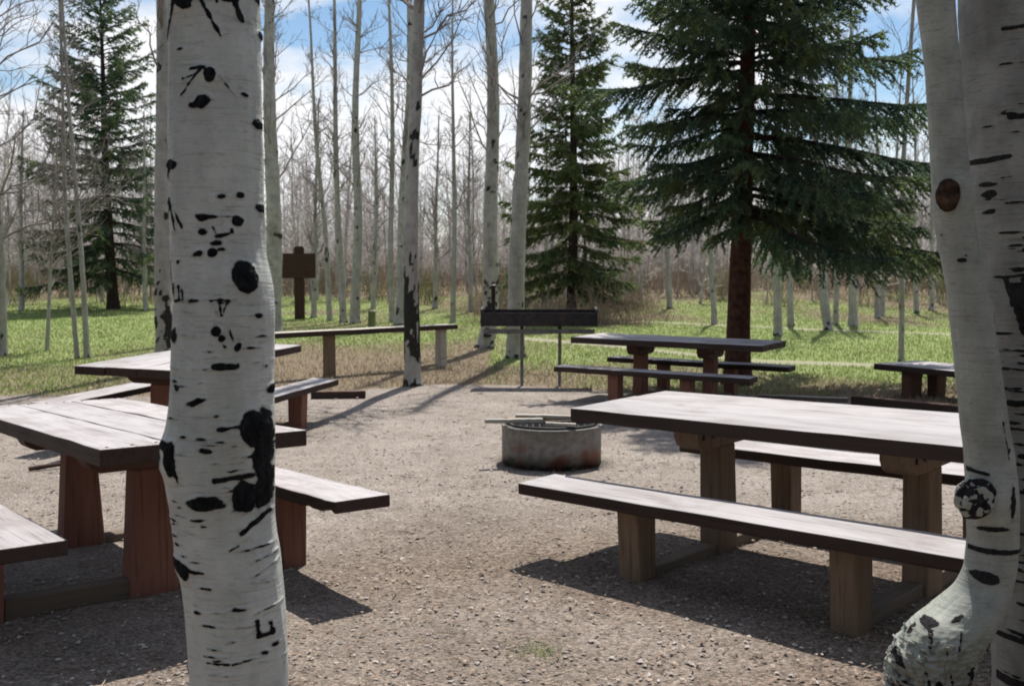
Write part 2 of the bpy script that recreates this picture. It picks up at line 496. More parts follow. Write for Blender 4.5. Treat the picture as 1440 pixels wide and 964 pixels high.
def m_aspen(name, pale, mid, dark, lent=1.0, foot=0.0):
    """pale bark with fine horizontal lenticels; black where the mesh attribute 'scar' says the bark is scarred"""
    m, t, b = mat(name, 0.62, 0.25)
    nb = noise(t, (1, 1, 1), 7, 5, 0.6)
    nl = noise(t, (5, 5, 75), 2.0, 5, 0.62, loc=(3, 1, 5))
    nm = noise(t, (1.0, 1.0, 9), 3.2, 5, 0.6, loc=(7, 2, 1))
    fine = noise(t, (22, 22, 22), 4.0, 4, 0.6)
    base = ramp(t, nb.outputs['Fac'], [(0.3, mid), (0.65, pale)])
    ll = ramp(t, nl.outputs['Fac'], [(0.30, (0.62, 0.61, 0.57)), (0.46, (1, 1, 1))])
    c = mix(t, 0.75 * lent, base.outputs[0], ll.outputs[0], 'MULTIPLY')
    l2 = ramp(t, nm.outputs['Fac'], [(0.27, (0.5, 0.49, 0.46)), (0.36, (1, 1, 1))])
    c = mix(t, 0.8 * lent, c, l2.outputs[0], 'MULTIPLY')
    c = mix(t, 0.10, c, fine.outputs['Color'], 'OVERLAY')
    sc = attr(t, 'scar')
    pert = noise(t, (1, 1, 1.6), 45, 4, 0.7)
    sv = math_(t, 'ADD', sc, math_(t, 'MULTIPLY', math_(t, 'SUBTRACT', pert.outputs['Fac'], 0.5), 0.55))
    sr = ramp(t, sv, [(0.47, (0, 0, 0)), (0.56, (1, 1, 1))])
    crk = noise(t, (1, 1, 0.45), 60, 5, 0.7, dist=1.2)
    dk = ramp(t, crk.outputs['Fac'], [(0.35, dark), (0.56, tuple(min(1, 2.4 * x) for x in dark)), (0.70, tuple(min(0.035, 5 * x) for x in dark))])
    mot = noise(t, (1, 1, 0.35), 5.5, 5, 0.65, loc=(9, 4, 2))
    mr = ramp(t, mot.outputs['Fac'], [(0.34, (0.70, 0.73, 0.66)), (0.56, (1, 1, 1))])
    c = mix(t, 0.7, c, mr.outputs[0], 'MULTIPLY')
    fl = noise(t, (9, 9, 40), 3.0, 5, 0.7, loc=(1, 8, 3))
    fr_ = ramp(t, fl.outputs['Fac'], [(0.36, (0.55, 0.54, 0.50)), (0.42, (1, 1, 1))])
    c = mix(t, 0.55 * lent, c, fr_.outputs[0], 'MULTIPLY')
    c = mix(t, sr.outputs[0], c, dk.outputs[0])
    ring = ramp(t, sv, [(0.24, (0, 0, 0)), (0.42, (0.55, 0.55, 0.55)), (0.52, (0, 0, 0))])
    c = mix(t, ring.outputs[0], c, (0.20, 0.185, 0.155))
    t.links.new(math_(t, 'SUBTRACT', 0.25, math_(t, 'MULTIPLY', sr.outputs[0], 0.22)), b.inputs['Specular IOR Level'])
    t.links.new(c, b.inputs['Base Color'])
    h = math_(t, 'SUBTRACT', math_(t, 'MULTIPLY', nl.outputs['Fac'], 0.7), math_(t, 'MULTIPLY', math_(t, 'MULTIPLY', sr.outputs[0], fine.outputs['Fac']), 2.2))
    bump(t, b, h, 0.55, 0.006)
    return m


M['aspen_near'] = m_aspen('aspen_bark_near', (0.57, 0.59, 0.57), (0.42, 0.44, 0.425), (0.006, 0.0065, 0.0075))
M['aspen_thin'] = m_aspen('aspen_bark_curved', (0.38, 0.395, 0.36), (0.24, 0.255, 0.23), (0.012, 0.011, 0.012))
M['aspen_thick'] = m_aspen('aspen_bark_furrowed', (0.29, 0.288, 0.282), (0.175, 0.173, 0.170), (0.012, 0.012, 0.012))
M['aspen_mid'] = m_aspen('aspen_bark_mid', (0.42, 0.405, 0.375), (0.28, 0.27, 0.25), (0.02, 0.019, 0.017), 0.8)

# ---------------------------------------------------------------- ground
def soft(x, a, b):
    return np.clip((x - a) / (b - a), 0, 1)


def edge_y(x):
    """distance at which gravel gives way to grass"""
    return np.interp(x, [-40, -9, -6.5, -4, -2.4, -1.1, 1.1, 3.1, 5, 7, 40], [15, 13.4, 13.1, 13.0, 13.2, 14.3, 13.7, 12.9, 11.7, 10.8, 9.5])


def masks(X, Y):
    e = edge_y(X) + 1.0 * (fbm(X * 0.8, Y * 0.8, seed=5) - 0.5)
    g = 0.5 + (Y - e) / 0.9
    g = np.clip(g, 0, 1)
    # dry litter next to the gravel and under the brush far off
    d = Y - e
    l = np.interp(d, [-1, 0, 2.2, 4.2, 14, 22, 40], [0.85, 0.74, 0.68, 0.46, 0.38, 0.46, 0.74]) + 0.9 * (fbm(X * 0.45, Y * 0.3, seed=9) - 0.5)
    l += np.where((X > -4.6) & (X < -0.4), 0.50 * np.exp(-((Y - 18.5) / 3.5) ** 2), 0)
    l -= 0.28 * soft(X, 2.5, 5) * soft(Y, 13, 16) * (1 - soft(Y, 24, 30))
    l -= 0.28 * (1 - soft(X, -9, -5)) * soft(Y, 15.5, 18) * (1 - soft(Y, 38, 50))
    py = np.interp(X, [-2, 0.3, 2.03, 4.03, 6.92, 12, 30], [26.5, 23.6, 21.4, 17.9, 16.7, 15.6, 14])
    tr = 1 - np.clip(np.abs(Y - py) / np.interp(X, [0, 4, 8], [0.75, 0.5, 0.42]), 0, 1)
    py2 = np.interp(X, [4, 7.5, 10.4, 16], [31, 27.3, 25.2, 23])
    tr = np.maximum(tr, 0.85 * (1 - np.clip(np.abs(Y - py2) / 0.6, 0, 1)))
    tr *= soft(X, -0.6, 0.6)
    return g, np.clip(l, 0, 1), np.clip(tr * 1.6, 0, 1)


def ground_z(X, Y):
    X = np.asarray(X, float); Y = np.asarray(Y, float)
    far = np.clip((Y - 34) / 120, 0, 1)
    rise = 4.2 * far ** 1.2
    n = 0.22 * (fbm(X * 0.12, Y * 0.12, seed=2) - 0.5) * soft(Y, 22, 40)
    return rise + n


xs = np.concatenate([-np.geomspace(420, 13, 40), np.arange(-12.9, 13, 0.11), np.geomspace(13, 420, 40)])
ys = np.concatenate([-np.geomspace(60, 1, 14), np.arange(-0.8, 1.6, 0.4), np.arange(1.7, 12, 0.075), np.geomspace(12, 620, 230)])
GX, GY = np.meshgrid(xs, ys)
GZ = ground_z(GX, GY)
mg, ml, mt_ = masks(GX, GY)
near = (1 - soft(GY, 9, 15)) * (GY > 0)
GZ = GZ + (0.012 * (fbm(GX * 5, GY * 5, seed=21) - 0.5) + 0.02 * (fbm(GX * 1.2, GY * 1.2, seed=22) - 0.5)) * near
sx, sy = 0.315, 8.48
rr = np.hypot(GX - sx, GY - sy)
soot = np.clip(1 - (rr - 0.36) / 0.14 + 0.9 * (fbm(GX * 6, GY * 6, seed=3) - 0.5), 0, 1) * (rr < 0.75)
dark_gravel = soft(fbm(GX * 0.35 + 4, GY * 0.35, seed=31), 0.42, 0.62) * (1 - soft(GY, 4.6, 8.5))
dark_gravel = np.clip(0.8 * dark_gravel + 0.75 * (1 - soft(GY, 3.6, 7.0)) + 0.35 * (1 - soft(GX + 0.35 * GY, -2.2, -0.6)), 0, 1)  # darker, browner gravel close to the viewer and towards the left
idx = np.arange(GX.size).reshape(GX.shape)
Q = np.stack([idx[:-1, :-1], idx[:-1, 1:], idx[1:, 1:], idx[1:, :-1]], -1).reshape(-1, 4)
me = mesh_np('ground', np.stack([GX, GY, GZ], -1).reshape(-1, 3), [Q], None, [M['ground']], True,
             {'grass': mg.ravel(), 'litter': ml.ravel(), 'track': mt_.ravel(), 'soot': soot.ravel(), 'dark_gravel': dark_gravel.ravel()})
tag(link('ground', me), kind='structure')

# low wooded hills that close the view
mb = MB()
a = np.radians(np.linspace(-75, 75, 120))
R0 = np.array([250, 300, 360, 430])
hz = np.stack([np.zeros(120) - 2, 3 + 4 * fbm(a * 9, a * 0, seed=1), 5 + 5 * fbm(a * 7, a * 0, seed=4), np.zeros(120) - 3])
V = np.stack([R0[:, None] * np.sin(a), R0[:, None] * np.cos(a), hz], -1)
ii = np.arange(480).reshape(4, 120)
mb.add(V.reshape(-1, 3), np.stack([ii[:-1, :-1], ii[:-1, 1:], ii[1:, 1:], ii[1:, :-1]], -1).reshape(-1, 4))
tag(mb.build('hills', M['hill'], smooth=True), kind='structure')

# ---------------------------------------------------------------- picnic tables
def plank(name, parent, x0, x1, y0, y1, z1, th, mats, seed=0, bevel=0.006, chip=0.0):
    """slightly uneven board with a sawn outline, worn top face"""
    r = np.random.RandomState(seed)
    K = 60 if chip else 13
    X = np.linspace(x0, x1, K)
    nib = chip * np.clip((X - x1 + 0.5) / 0.2, 0, 1) * np.clip((fbm(X * 14, X * 0, seed=seed) - 0.42) * 3, 0, 1) if chip else np.zeros(K)
    e0 = y0 + r.normal(0, 0.0015, K); e1 = y1 + r.normal(0, 0.0015, K)
    zt = z1 + r.normal(0, 0.001, K)
    V = []
    for i in range(K):
        V += [[X[i], e0[i], zt[i] - th + nib[i]], [X[i], e1[i], zt[i] - th + 0.6 * nib[K - 1 - i if i > K // 2 else i]], [X[i], e1[i], zt[i]], [X[i], e0[i], zt[i]]]
    q = []; mi = []
    for i in range(K - 1):
        a = 4 * i; b = a + 4
        q += [[a, a + 1, b + 1, b], [a + 1, a + 2, b + 2, b + 1], [a + 2, a + 3, b + 3, b + 2], [a + 3, a, b, b + 3]]
        mi += [0, 0, 1, 0]
    q += [[0, 3, 2, 1], [4 * K - 4, 4 * K - 3, 4 * K - 2, 4 * K - 1]]; mi += [0, 0]
    m = MB(); m.v.append(np.array(V, float)); m.n = len(V); m.f.append(np.array(q)); m.m.append(np.array(mi))
    return m.build(name, mats, parent, bevel=bevel)


def cap_outline(hw, h, cut):
    return [(-hw, 0), (hw, 0), (hw, -h * 0.45), (hw - cut * 0.35, -h * 0.8), (hw - cut, -h), (-hw + cut, -h), (-hw + cut * 0.35, -h * 0.8), (-hw, -h * 0.45)]


def picnic_table(label, x, y, yaw, tl, tw, L, W, zt, zb, bw, bgp, xc, posts, seed, mats=None, worn=False, caplen=0.31, flare=0.098):
    """xc: centre of the boards along the table, posts: where the trestles stand along it"""
    root = empty('picnic_table', (x, y, 0), yaw)
    tag(root, label, 'picnic table', 'heavy wooden picnic tables with fixed benches')
    tilt = Matrix(((1, 0, 0), (0, 1, 0), (tl, tw, 1)))
    q = Vector((-tl, -tw, 1)).normalized()
    root.rotation_mode = 'QUATERNION'
    root.rotation_quaternion = (Matrix.Rotation(yaw, 3, 'Z') @ (Matrix.Rotation(-tl, 3, 'Y') @ Matrix.Rotation(tw, 3, 'X'))).to_quaternion()
    pm = [M['post_worn'] if worn else M['post']]
    bm = [M['side'], M['top']]
    r = np.random.RandomState(seed)
    n = 3; gap = 0.007; wp = (W - gap * (n - 1)) / n
    for i in range(n):
        y0 = -W / 2 + i * (wp + gap)
        d = r.uniform(-0.008, 0.008)
        plank('tabletop_plank', root, xc - L / 2 + d, xc + L / 2 + d, y0, y0 + wp, zt + r.uniform(-0.0015, 0.0015), 0.072, bm, seed * 10 + i)
    cy = W / 2 + bgp + bw / 2
    for s in (-1, 1):
        plank('bench_seat', root, xc - L / 2 + r.uniform(-.01, .01), xc + L / 2, s * cy - bw / 2, s * cy + bw / 2, zb, 0.062, bm, seed * 10 + 5 + s, 0.008, chip=0.028 if (seed, s) == (3, 1) else 0)
    for px in posts:
        m = MB()                                  # table post, wider at the foot
        t2 = 0.065
        prism(m, [(-flare, -0.12), (flare, -0.12), (0.080, zt - 0.2), (-0.080, zt - 0.2)], px - t2, px + t2, 'x')
        m.build('table_post', pm[0], root, bevel=0.01)
        m = MB()
        prism(m, [(a, zt - 0.075 + b) for a, b in cap_outline(caplen, 0.124, 0.07)], px - t2 - 0.012, px + t2 + 0.012, 'x')
        cc = m.build('cross_bearer', pm[0] if worn else M['cap'], root, bevel=0.008)
        for side in (-1, 1):
            xb = px + side * (t2 + 0.012)
            for by in (-caplen + 0.06, -caplen + 0.15, caplen - 0.15, caplen - 0.06):
                b = MB()
                pipe(b, [(xb, by, zt - 0.13), (xb + side * 0.010, by, zt - 0.13)], 0.014, 8)
                b.build('bolt', M['iron'], cc)
        m = MB(); box(m, px - 0.05, px + 0.05, -cy + 0.072, -0.103, -0.09, 0.065)
        box(m, px - 0.05, px + 0.05, 0.103, cy - 0.072, -0.09, 0.065)
        m.build('ground_sill', M['sill'], root, bevel=0.008)
        for s in (-1, 1):
            m = MB()
            prism(m, [(s * cy - 0.066, -0.1), (s * cy + 0.066, -0.1), (s * cy + 0.078, zb - 0.065), (s * cy - 0.078, zb - 0.065)], px - 0.066, px + 0.066, 'x')
            m.build('bench_post', pm[0], root, bevel=0.01)
    return root


picnic_table('picnic table nearest on the right, long pale top between fire ring and curved aspen',
             1.624, 5.392, -0.7550, 0.0144, 0.0264, 2.45, 0.930, 0.801, 0.452, 0.306, 0.136, -0.09, (-0.65, 0.49), 1, worn=True)
picnic_table('far picnic table standing in front of the big spruce, its right half in shade',
             1.928, 12.517, -0.5501, -0.0068, 0.0088, 2.36, 0.847, 0.730, 0.411, 0.279, 0.124, 0, (-0.45, 0.43), 2, caplen=0.25)
picnic_table('picnic table nearest on the left, reddish posts, partly hidden behind the big scarred aspen trunk',
             -2.058, 5.453, -0.9028, 0.0381, -0.0092, 2.55, 0.907, 0.782, 0.441, 0.299, 0.133, 0, (-0.60, 0.50), 3, flare=0.125)
picnic_table('second picnic table on the left, behind the nearest one and pointing away toward the rail',
             -2.919, 9.906, 1.3213, 0.0143, 0.0241, 2.46, 0.880, 0.758, 0.427, 0.290, 0.129, 0, (-0.62, 0.58), 4)

left_table = [o for o in C.objects if o.get('label', '').startswith('picnic table nearest on the left')][0]
m = MB()
for ex in (1.275 - 0.05, -1.275 + 0.05):
    for yy in np.linspace(-0.907 / 2 + 0.04, 0.907 / 2 - 0.04, 9):
        pipe(m, [(ex + 0.01 * sin(yy * 40), yy, 0.778), (ex + 0.01 * sin(yy * 40), yy, 0.7845)], 0.007, 6)
tag(m.build('nail_heads', M['iron'], left_table), kind='stuff')

# low table at the right edge, behind the curved aspen
rt = empty('low_table', (4.41, 12.97, 0), math.atan2(-0.86, 0.5))
tag(rt, 'low dark plank table at the grass edge, half hidden by the right aspens', 'table')
for i in range(3):
    plank('tabletop_plank', rt, 0, 2.1, 0.27 * i + 0.005, 0.27 * i + 0.265, 0.40, 0.075, [M['side'], M['top']], 70 + i)
for px in (0.35, 1.45):
    m = MB(); prism(m, [(0.10, -0.1), (0.28, -0.1), (0.30, 0.32), (0.08, 0.32)], px, px + 0.14, 'x')
    m.build('leg', M['cap'], rt, bevel=0.01)
    m = MB(); prism(m, [(0.56, -0.1), (0.72, -0.1), (0.74, 0.32), (0.54, 0.32)], px, px + 0.14, 'x')
    m.build('leg', M['cap'], rt, bevel=0.01)

# ---------------------------------------------------------------- fire ring with its grate and the wood lying on it
FR = (0.315, 8.48)
root = empty('fire_ring', (FR[0], FR[1], 0))
tag(root, 'round rusty steel fire ring standing in the middle of the gravel', 'fire ring')
m = MB()
n = 56; RO, RI, H = 0.398, 0.386, 0.315
th = np.arange(n) * 2 * pi / n
wob = 1 + 0.006 * np.sin(3 * th + 1)
rings = [(RI, 0.0), (RO, -0.03), (RO, H * 0.5), (RO, H - 0.014), (RO + 0.008, H - 0.010), (RO + 0.008, H), (RI, H), (RI, 0.0)]
V = np.concatenate([np.stack([r * wob * np.cos(th), r * wob * np.sin(th), np.full(n, z)], -1) for r, z in rings])
k = len(rings)
ii = np.arange(n * k).reshape(k, n)
m.add(V, np.stack([ii[:-1], np.roll(ii[:-1], -1, 1), np.roll(ii[1:], -1, 1), ii[1:]], -1).reshape(-1, 4))
m.build('ring_wall', M['ring'], root, smooth=True).data.shade_smooth()
m = MB()
for t in np.linspace(-0.30, 0.30, 13):
    hl = math.sqrt(max(0.02, 0.36 ** 2 - t * t))
    pipe(m, [(t, -hl, H + 0.016), (t, hl, H + 0.016)], 0.006, 6)
pipe(m, [(0.37 * cos(q), 0.37 * sin(q), H + 0.014) for q in np.linspace(0, 2 * pi, 33)], 0.009, 6)
m.build('cooking_grate', M['iron'], root, smooth=True)
for sx_ in (-1, 1):
    m = MB(); pipe(m, [(sx_ * 0.37, 0, H + 0.012), (sx_ * 0.405, 0, H + 0.03), (sx_ * 0.43, 0, H + 0.028)], 0.008, 6)
    m.build('grate_handle', M['iron'], root, smooth=True)
m = MB()
ash = np.array([[0, 0, 0.10]] + [[0.375 * cos(q), 0.375 * sin(q), 0.05] for q in th])
m.add(ash, np.array([[0, 1 + i, 1 + (i + 1) % n] for i in range(n)]))
m.build('ash_bed', m_simple('ash', [(0.3, (0.05, 0.05, 0.05)), (0.7, (0.3, 0.29, 0.28))], 14), root)


def stick(name, label, cat, p0, p1, r0, r1, mt, seed, flat=1.0, group=None, K=9, crook=0.02, parent=None, fork=False):
    r = np.random.RandomState(seed)
    p0, p1 = np.array(p0, float), np.array(p1, float)
    t = np.linspace(0, 1, K)[:, None]
    P = p0 + (p1 - p0) * t + np.cumsum(r.normal(0, crook / 3, (K, 3)), 0) * np.array([1, 1, 0.25])
    R = np.linspace(r0, r1, K) * (1 + r.normal(0, 0.07, K))
    m = MB(); pipe(m, P - p0, R, 8)
    if fork:
        b = P[K // 2] - p0
        pipe(m, [b, b + np.array([0.1, 0.09, 0.02]), b + np.array([0.21, 0.12, 0.05])], [r1, r1 * 0.7, r1 * 0.3], 6)
    o = m.build(name, mt, parent, smooth=True)
    o.location = p0; o.scale = (1, 1, flat)
    if label: tag(o, label, cat, group)
    return o


HT = H + 0.022


def slat(label, c, ang, L_, w_, th_, z, mt, seed):
    o = plank('firewood_slat', None, -L_ / 2, L_ / 2, -w_ / 2, w_ / 2, th_, th_, [mt, mt], seed, 0.004)
    o.location = (FR[0] + c[0], FR[1] + c[1], z); o.rotation_euler = (0, 0, ang)
    tag(o, label, 'firewood', 'split wood lying on the fire ring')
    return o


slat('short pale split stick jutting out over the left rim of the fire ring', (-0.30, -0.12), 0.12, 0.46, 0.06, 0.03, HT + 0.003, M['grey_wood'], 90)
slat('wide tan board lying across the left half of the fire ring', (-0.08, 0.05), 0.38, 0.58, 0.13, 0.022, HT + 0.006, M['straw'], 91)
slat('long pale slat lying on top of the tan board on the fire ring', (0.06, -0.05), -0.16, 0.70, 0.05, 0.022, HT + 0.030, M['grey_wood'], 92)
slat('dark charred slat near the right rim of the fire ring', (0.16, -0.16), 0.22, 0.46, 0.05, 0.025, HT + 0.003, M['side'], 93)
slat('small pale splinter at the front rim of the fire ring', (0.06, -0.31), -0.3, 0.24, 0.04, 0.025, HT + 0.004, M['grey_wood'], 94)

# ---------------------------------------------------------------- large standing grill
GD = 14.1
gl = at_dist(678, 440, GD)[0]; gr_ = at_dist(838, 440, GD)[0]
gx = (gl + gr_) / 2; hw = (gr_ - gl) / 2
root = empty('park_grill', (gx, GD, 0), -0.03)
tag(root, 'long black iron park grill on two thin legs at the edge of the gravel', 'grill')
z0, z1 = 0.80, 1.01
dp = 0.34
m = MB(); box(m, -hw, hw, -dp / 2, -dp / 2 + 0.012, z0, z1 - 0.035); m.build('front_panel', M['iron'], root)
m = MB(); box(m, -hw, hw, dp / 2 - 0.012, dp / 2, z0, z1); m.build('back_panel', M['iron'], root)
for s in (-1, 1):
    m = MB(); prism(m, [(-dp / 2 - 0.01, z0), (dp / 2 + 0.01, z0), (dp / 2 + 0.01, z1 + 0.035), (-dp / 2 - 0.01, z1 + 0.012)], s * hw - 0.012, s * hw + 0.012, 'x')
    m.build('end_panel', M['iron'], root)
m = MB(); box(m, -hw + 0.013, hw - 0.013, -dp / 2 + 0.013, dp / 2 - 0.013, z0 + 0.002, z0 + 0.016); m.build('fire_tray', M['iron'], root)
m = MB()
for t in np.linspace(-hw + 0.05, hw - 0.05, 40):
    pipe(m, [(t, -dp / 2 + 0.012, z1 - 0.05), (t, dp / 2 - 0.012, z1 - 0.05)], 0.006, 5)
for s in (-0.1, 0.1):
    pipe(m, [(-hw + 0.02, s, z1 - 0.06), (hw - 0.02, s, z1 - 0.06)], 0.008, 5)
m.build('grill_rack', M['iron'], root)
m = MB(); box(m, -hw + 0.02, hw - 0.02, -0.13, 0.13, 0.70, 0.712)
box(m, -hw + 0.02, hw - 0.02, -0.135, -0.128, 0.70, 0.76)
m.build('ash_pan', M['pipe'], root)
for px in (734, 787):
    lx = at_dist(px, 500, GD)[0] - gx
    m = MB(); pipe(m, [(lx, 0, -0.1), (lx, 0, z0)], 0.024, 10); m.build('leg', M['pipe'], root, smooth=True)
cx_ = at_dist(693, 420, GD)[0] - gx
m = MB(); pipe(m, [(cx_, 0.14, z0), (cx_, 0.14, 1.33)], 0.028, 10); pipe(m, [(cx_, 0.14, 1.33), (cx_, 0.14, 1.37)], [0.05, 0.015], 10)
m.build('flue_pipe', M['iron'], root, smooth=True)

# ---------------------------------------------------------------- sign, rail, posts, timbers
SD = 33.0
sp_ = at_dist(421, 440, SD)
gz = float(ground_z(sp_[0], SD))
root = empty('notice_board', (sp_[0], SD, gz), 0.06)
tag(root, 'dark brown blank notice board on a thick post among the far trunks', 'sign')
zt = at_dist(421, 346, SD)[2] - gz
m = MB(); prism(m, [(-0.15, -0.2), (0.15, -0.2), (0.15, zt - 0.06), (0.10, zt), (-0.10, zt), (-0.15, zt - 0.06)], 0.0, 0.2, 'y'); m.build('post', M['dark_wood'], root, bevel=0.01)
zb1, zb0 = at_dist(421, 356, SD)[2] - gz, at_dist(421, 391, SD)[2] - gz
m = MB(); box(m, -0.52, 0.52, -0.06, -0.002, zb0, zb1); m.build('sign_board', M['dark_wood'], root, bevel=0.012)

# long rail: far end right, near end left
pL = at_dist(372, 470, 14.6); pR = at_dist(636, 459, 17.0)
d = pR - pL; ang = math.atan2(d[1], d[0]); Lr = math.hypot(d[0], d[1])
root = empty('plank_rail', (pL[0], pL[1], 0), ang)
tag(root, 'long silvered plank rail at table height running behind the left tables', 'rail')
zr = (pL[2] + pR[2]) / 2
o = plank('rail_plank', root, 0, Lr, -0.14, 0.14, zr + 0.03, 0.075, [M['side'], M['grey_wood']], 60)
for fx in (0.31, 0.93):
    m = MB(); prism(m, [(-0.07, -0.1), (0.07, -0.1), (0.06, zr - 0.046), (-0.06, zr - 0.046)], Lr * fx - 0.07, Lr * fx + 0.07, 'x')
    m.build('rail_post', M['post_worn'] if fx < 0.5 else M['grey_wood'], root, bevel=0.01)

b0 = back(523, 468)
root = empty('marker_post', (b0[0], b0[1], 0)); tag(root, 'short mossy marker post standing in the grass behind the plank rail', 'post')
m = MB(); pipe(m, [(0, 0, -0.1), (0, 0, 0.50), (0.005, 0, 0.53)], [0.10, 0.092, 0.085], 12); m.build('shaft', M['bud_brush'], root, smooth=True)
m = MB(); pipe(m, [(0.005, 0, 0.531), (0.005, 0, 0.55)], [0.088, 0.06], 12); m.build('cap', M['grey_wood'], root, smooth=True)


def timber(label, a, b, h=0.10, wd=0.12, mt='side', seed=0):
    A = back(*a); B = back(*b); d = B - A; L_ = math.hypot(d[0], d[1])
    o = plank('edging_timber', None, 0, L_, 0, wd, h, h + 0.03, [M[mt], M['grey_wood'] if mt != 'side' else M['cap']], seed, 0.008)
    o.location = (A[0], A[1], 0); o.rotation_euler = (0, 0, math.atan2(d[1], d[0]))
    tag(o, label, 'timber', 'border timbers along the gravel')
    return o


timber('short dark timber lying on the gravel behind the left bench end', (437, 561), (514, 560), 0.09, 0.11, 'side', 61)
timber('grey border timber just behind the near right table, left of the dark one', (1065, 561), (1192, 566), 0.05, 0.12, 'sill', 62)
timber('dark border timber behind the near right table, close to the low table', (1196, 570), (1345, 585), 0.11, 0.13, 'side', 63)
stick('fallen_stick', 'crooked dark stick lying on the gravel left of the near left table', 'stick', (-3.72, 8.1, 0.02), (-3.25, 8.45, 0.05), 0.02, 0.008, M['dark_wood'], 7, fork=True)

# ---------------------------------------------------------------- near aspens with modelled bark scars
def near_trunk(name, label, D, rows, marks, knots, matn, NT=180, zstep=0.0032, top=7.0, seed=0, rmarks=40, crust=None, ks=41):
    """rows: (py, left px, right px) outline at distance D; marks in the same measure, turned into positions on the bark"""
    r = np.random.RandomState(seed)
    rows = sorted(rows)
    pz = np.array([at_dist(720, q[0], D)[2] for q in rows])
    xl = np.array([at_dist(q[1], q[0], D)[0] for q in rows]); xr_ = np.array([at_dist(q[2], q[0], D)[0] for q in rows])
    o_ = np.argsort(pz); pz, xl, xr_ = pz[o_], xl[o_], xr_[o_]
    zlo, zhi = pz[0], pz[-1]
    zz = np.concatenate([np.linspace(min(-0.15, zlo - 0.3), zlo, 14)[:-1], np.arange(zlo, zhi, zstep), np.linspace(zhi, top, 50)])
    cx = np.interp(zz, pz, (xl + xr_) / 2); rad = np.interp(zz, pz, (xr_ - xl) / 2)
    # smooth the kinks of the outline
    kn = np.hanning(ks); kn /= kn.sum()
    sm = lambda q: np.convolve(np.pad(q, ks // 2, 'edge'), kn, 'valid')
    msk = (zz >= zlo) & (zz <= zhi)
    cs, rs = sm(cx), sm(rad)
    cx, rad = cs, rs
    up = zz > zhi
    k = (cx[~up][-1] - cx[~up][-120]) / (zz[~up][-1] - zz[~up][-120])
    k = np.clip(k, -0.12, 0.12)
    cx[up] = cx[~up][-1] + k * (zz[up] - zhi)
    rad[up] = rad[~up][-1] * (1 - 0.75 * (zz[up] - zhi) / (top - zhi))
    lo = zz < zlo
    rad[lo] = rad[~lo][0] * (1 + 0.35 * np.clip((zlo - zz[lo]) / max(zlo + 0.15, 0.1), 0, 1) ** 2)
    th = np.arange(NT) * 2 * pi / NT
    Z, TH = np.meshgrid(zz, th, indexing='ij')
    CXg, Rg = cx[:, None], rad[:, None]
    X = CXg + Rg * np.sin(TH)
    front = np.cos(TH) > 0
    scar = np.full(X.shape, -1.0)
    pxs = D / F
    pert = 0.0045 * (fbm(X * 60, Z * 75, seed=seed + 5, o=4) - 0.5) * 2

    def P(px, py):
        q = at_dist(px, py, D); return q[0], q[2]
    for mk in marks:
        if mk[0] == 'e':
            _, ax, ay, rx, ry, rot = mk
            x0, zc = P(ax, ay); dx = X - x0; dz = Z - zc
            c, s = cos(radians(rot)), sin(radians(rot))
            u = (dx * c + dz * s) / (rx * pxs); v = (-dx * s + dz * c) / (ry * pxs)
            dd = (1 - np.sqrt(u * u + v * v)) * min(rx, ry) * pxs
        else:
            _, x1, y1, x2, y2, wd = mk
            A = np.array(P(x1, y1)); B = np.array(P(x2, y2)); AB = B - A
            t = np.clip(((X - A[0]) * AB[0] + (Z - A[1]) * AB[1]) / (AB @ AB), 0, 1)
            dd = wd / 2 * pxs * (1 - 0.35 * t) - np.hypot(X - A[0] - t * AB[0], Z - A[1] - t * AB[1])
        val = 0.5 + (dd + pert) / 0.008
        scar = np.where(front, np.maximum(scar, val), scar)
    # random small scars all round (front ones stay small)
    for i in range(rmarks):
        tc_, zc = r.uniform(0, 2 * pi), r.uniform(0, top)
        sc_ = r.uniform(0.5, 1.0) if cos(tc_) < -0.1 or zc > zhi else r.uniform(0.12, 0.3)
        rx, ry = 0.030 * sc_, 0.011 * sc_
        dth = (TH - tc_ + pi) % (2 * pi) - pi
        u = dth * Rg / rx; v = (Z - zc) / ry
        val = 0.5 + ((1 - np.sqrt(u * u + v * v)) * ry + pert) / 0.008
        scar = np.maximum(scar, val)
    # relief
    disp = 0.0022 * (fbm(TH * 6 + 3, Z * 14, seed=seed + 1) - 0.5) * 2 * Rg / 0.1
    disp += 0.010 * (fbm(np.sin(TH) * 1.1 + 5, Z * 2.2, np.cos(TH) * 1.1, seed=seed + 2) - 0.5) * Rg / 0.1
    sdeep = np.clip(scar, 0, 1)
    disp += sdeep * (0.0035 + 0.005 * (fbm(X * 90, Z * 90, seed=seed + 8, o=3) - 0.5))
    kb = np.zeros_like(disp)
    for (px, py, rp, amp, hollow) in knots:
        x0, zc = P(px, py)
        dd = np.hypot((X - x0), Z - zc) / (rp * pxs)
        b = np.exp(-dd ** 2 * 1.1) * amp * pxs
        if hollow:
            b -= np.exp(-(dd * 2.3) ** 2) * amp * pxs * hollow
        kb += np.where(front, b, 0) * np.clip(np.cos(TH) + 0.25, 0, 1)
    disp = disp + kb
    if crust:
        z0c, z1c, ac = crust
        wgt = 1 - soft(Z, z0c, z1c)
        rid = np.abs(fbm(X * 26, Z * 34, TH * 2, seed=seed + 12, o=4) - 0.5) * 2
        rid2 = np.abs(fbm(X * 75, Z * 55, TH * 5, seed=seed + 15, o=4) - 0.5) * 2
        disp += wgt * ac * (0.55 - rid * 2.2) + wgt * ac * 0.45 * (0.5 - rid2 * 2)
        scar = np.maximum(scar, np.where(wgt > 0.02, 0.5 + (0.02 + 0.02 * wgt - rid) * 5 * wgt - (1 - wgt) * 0.6, -1))
    RR = Rg + disp
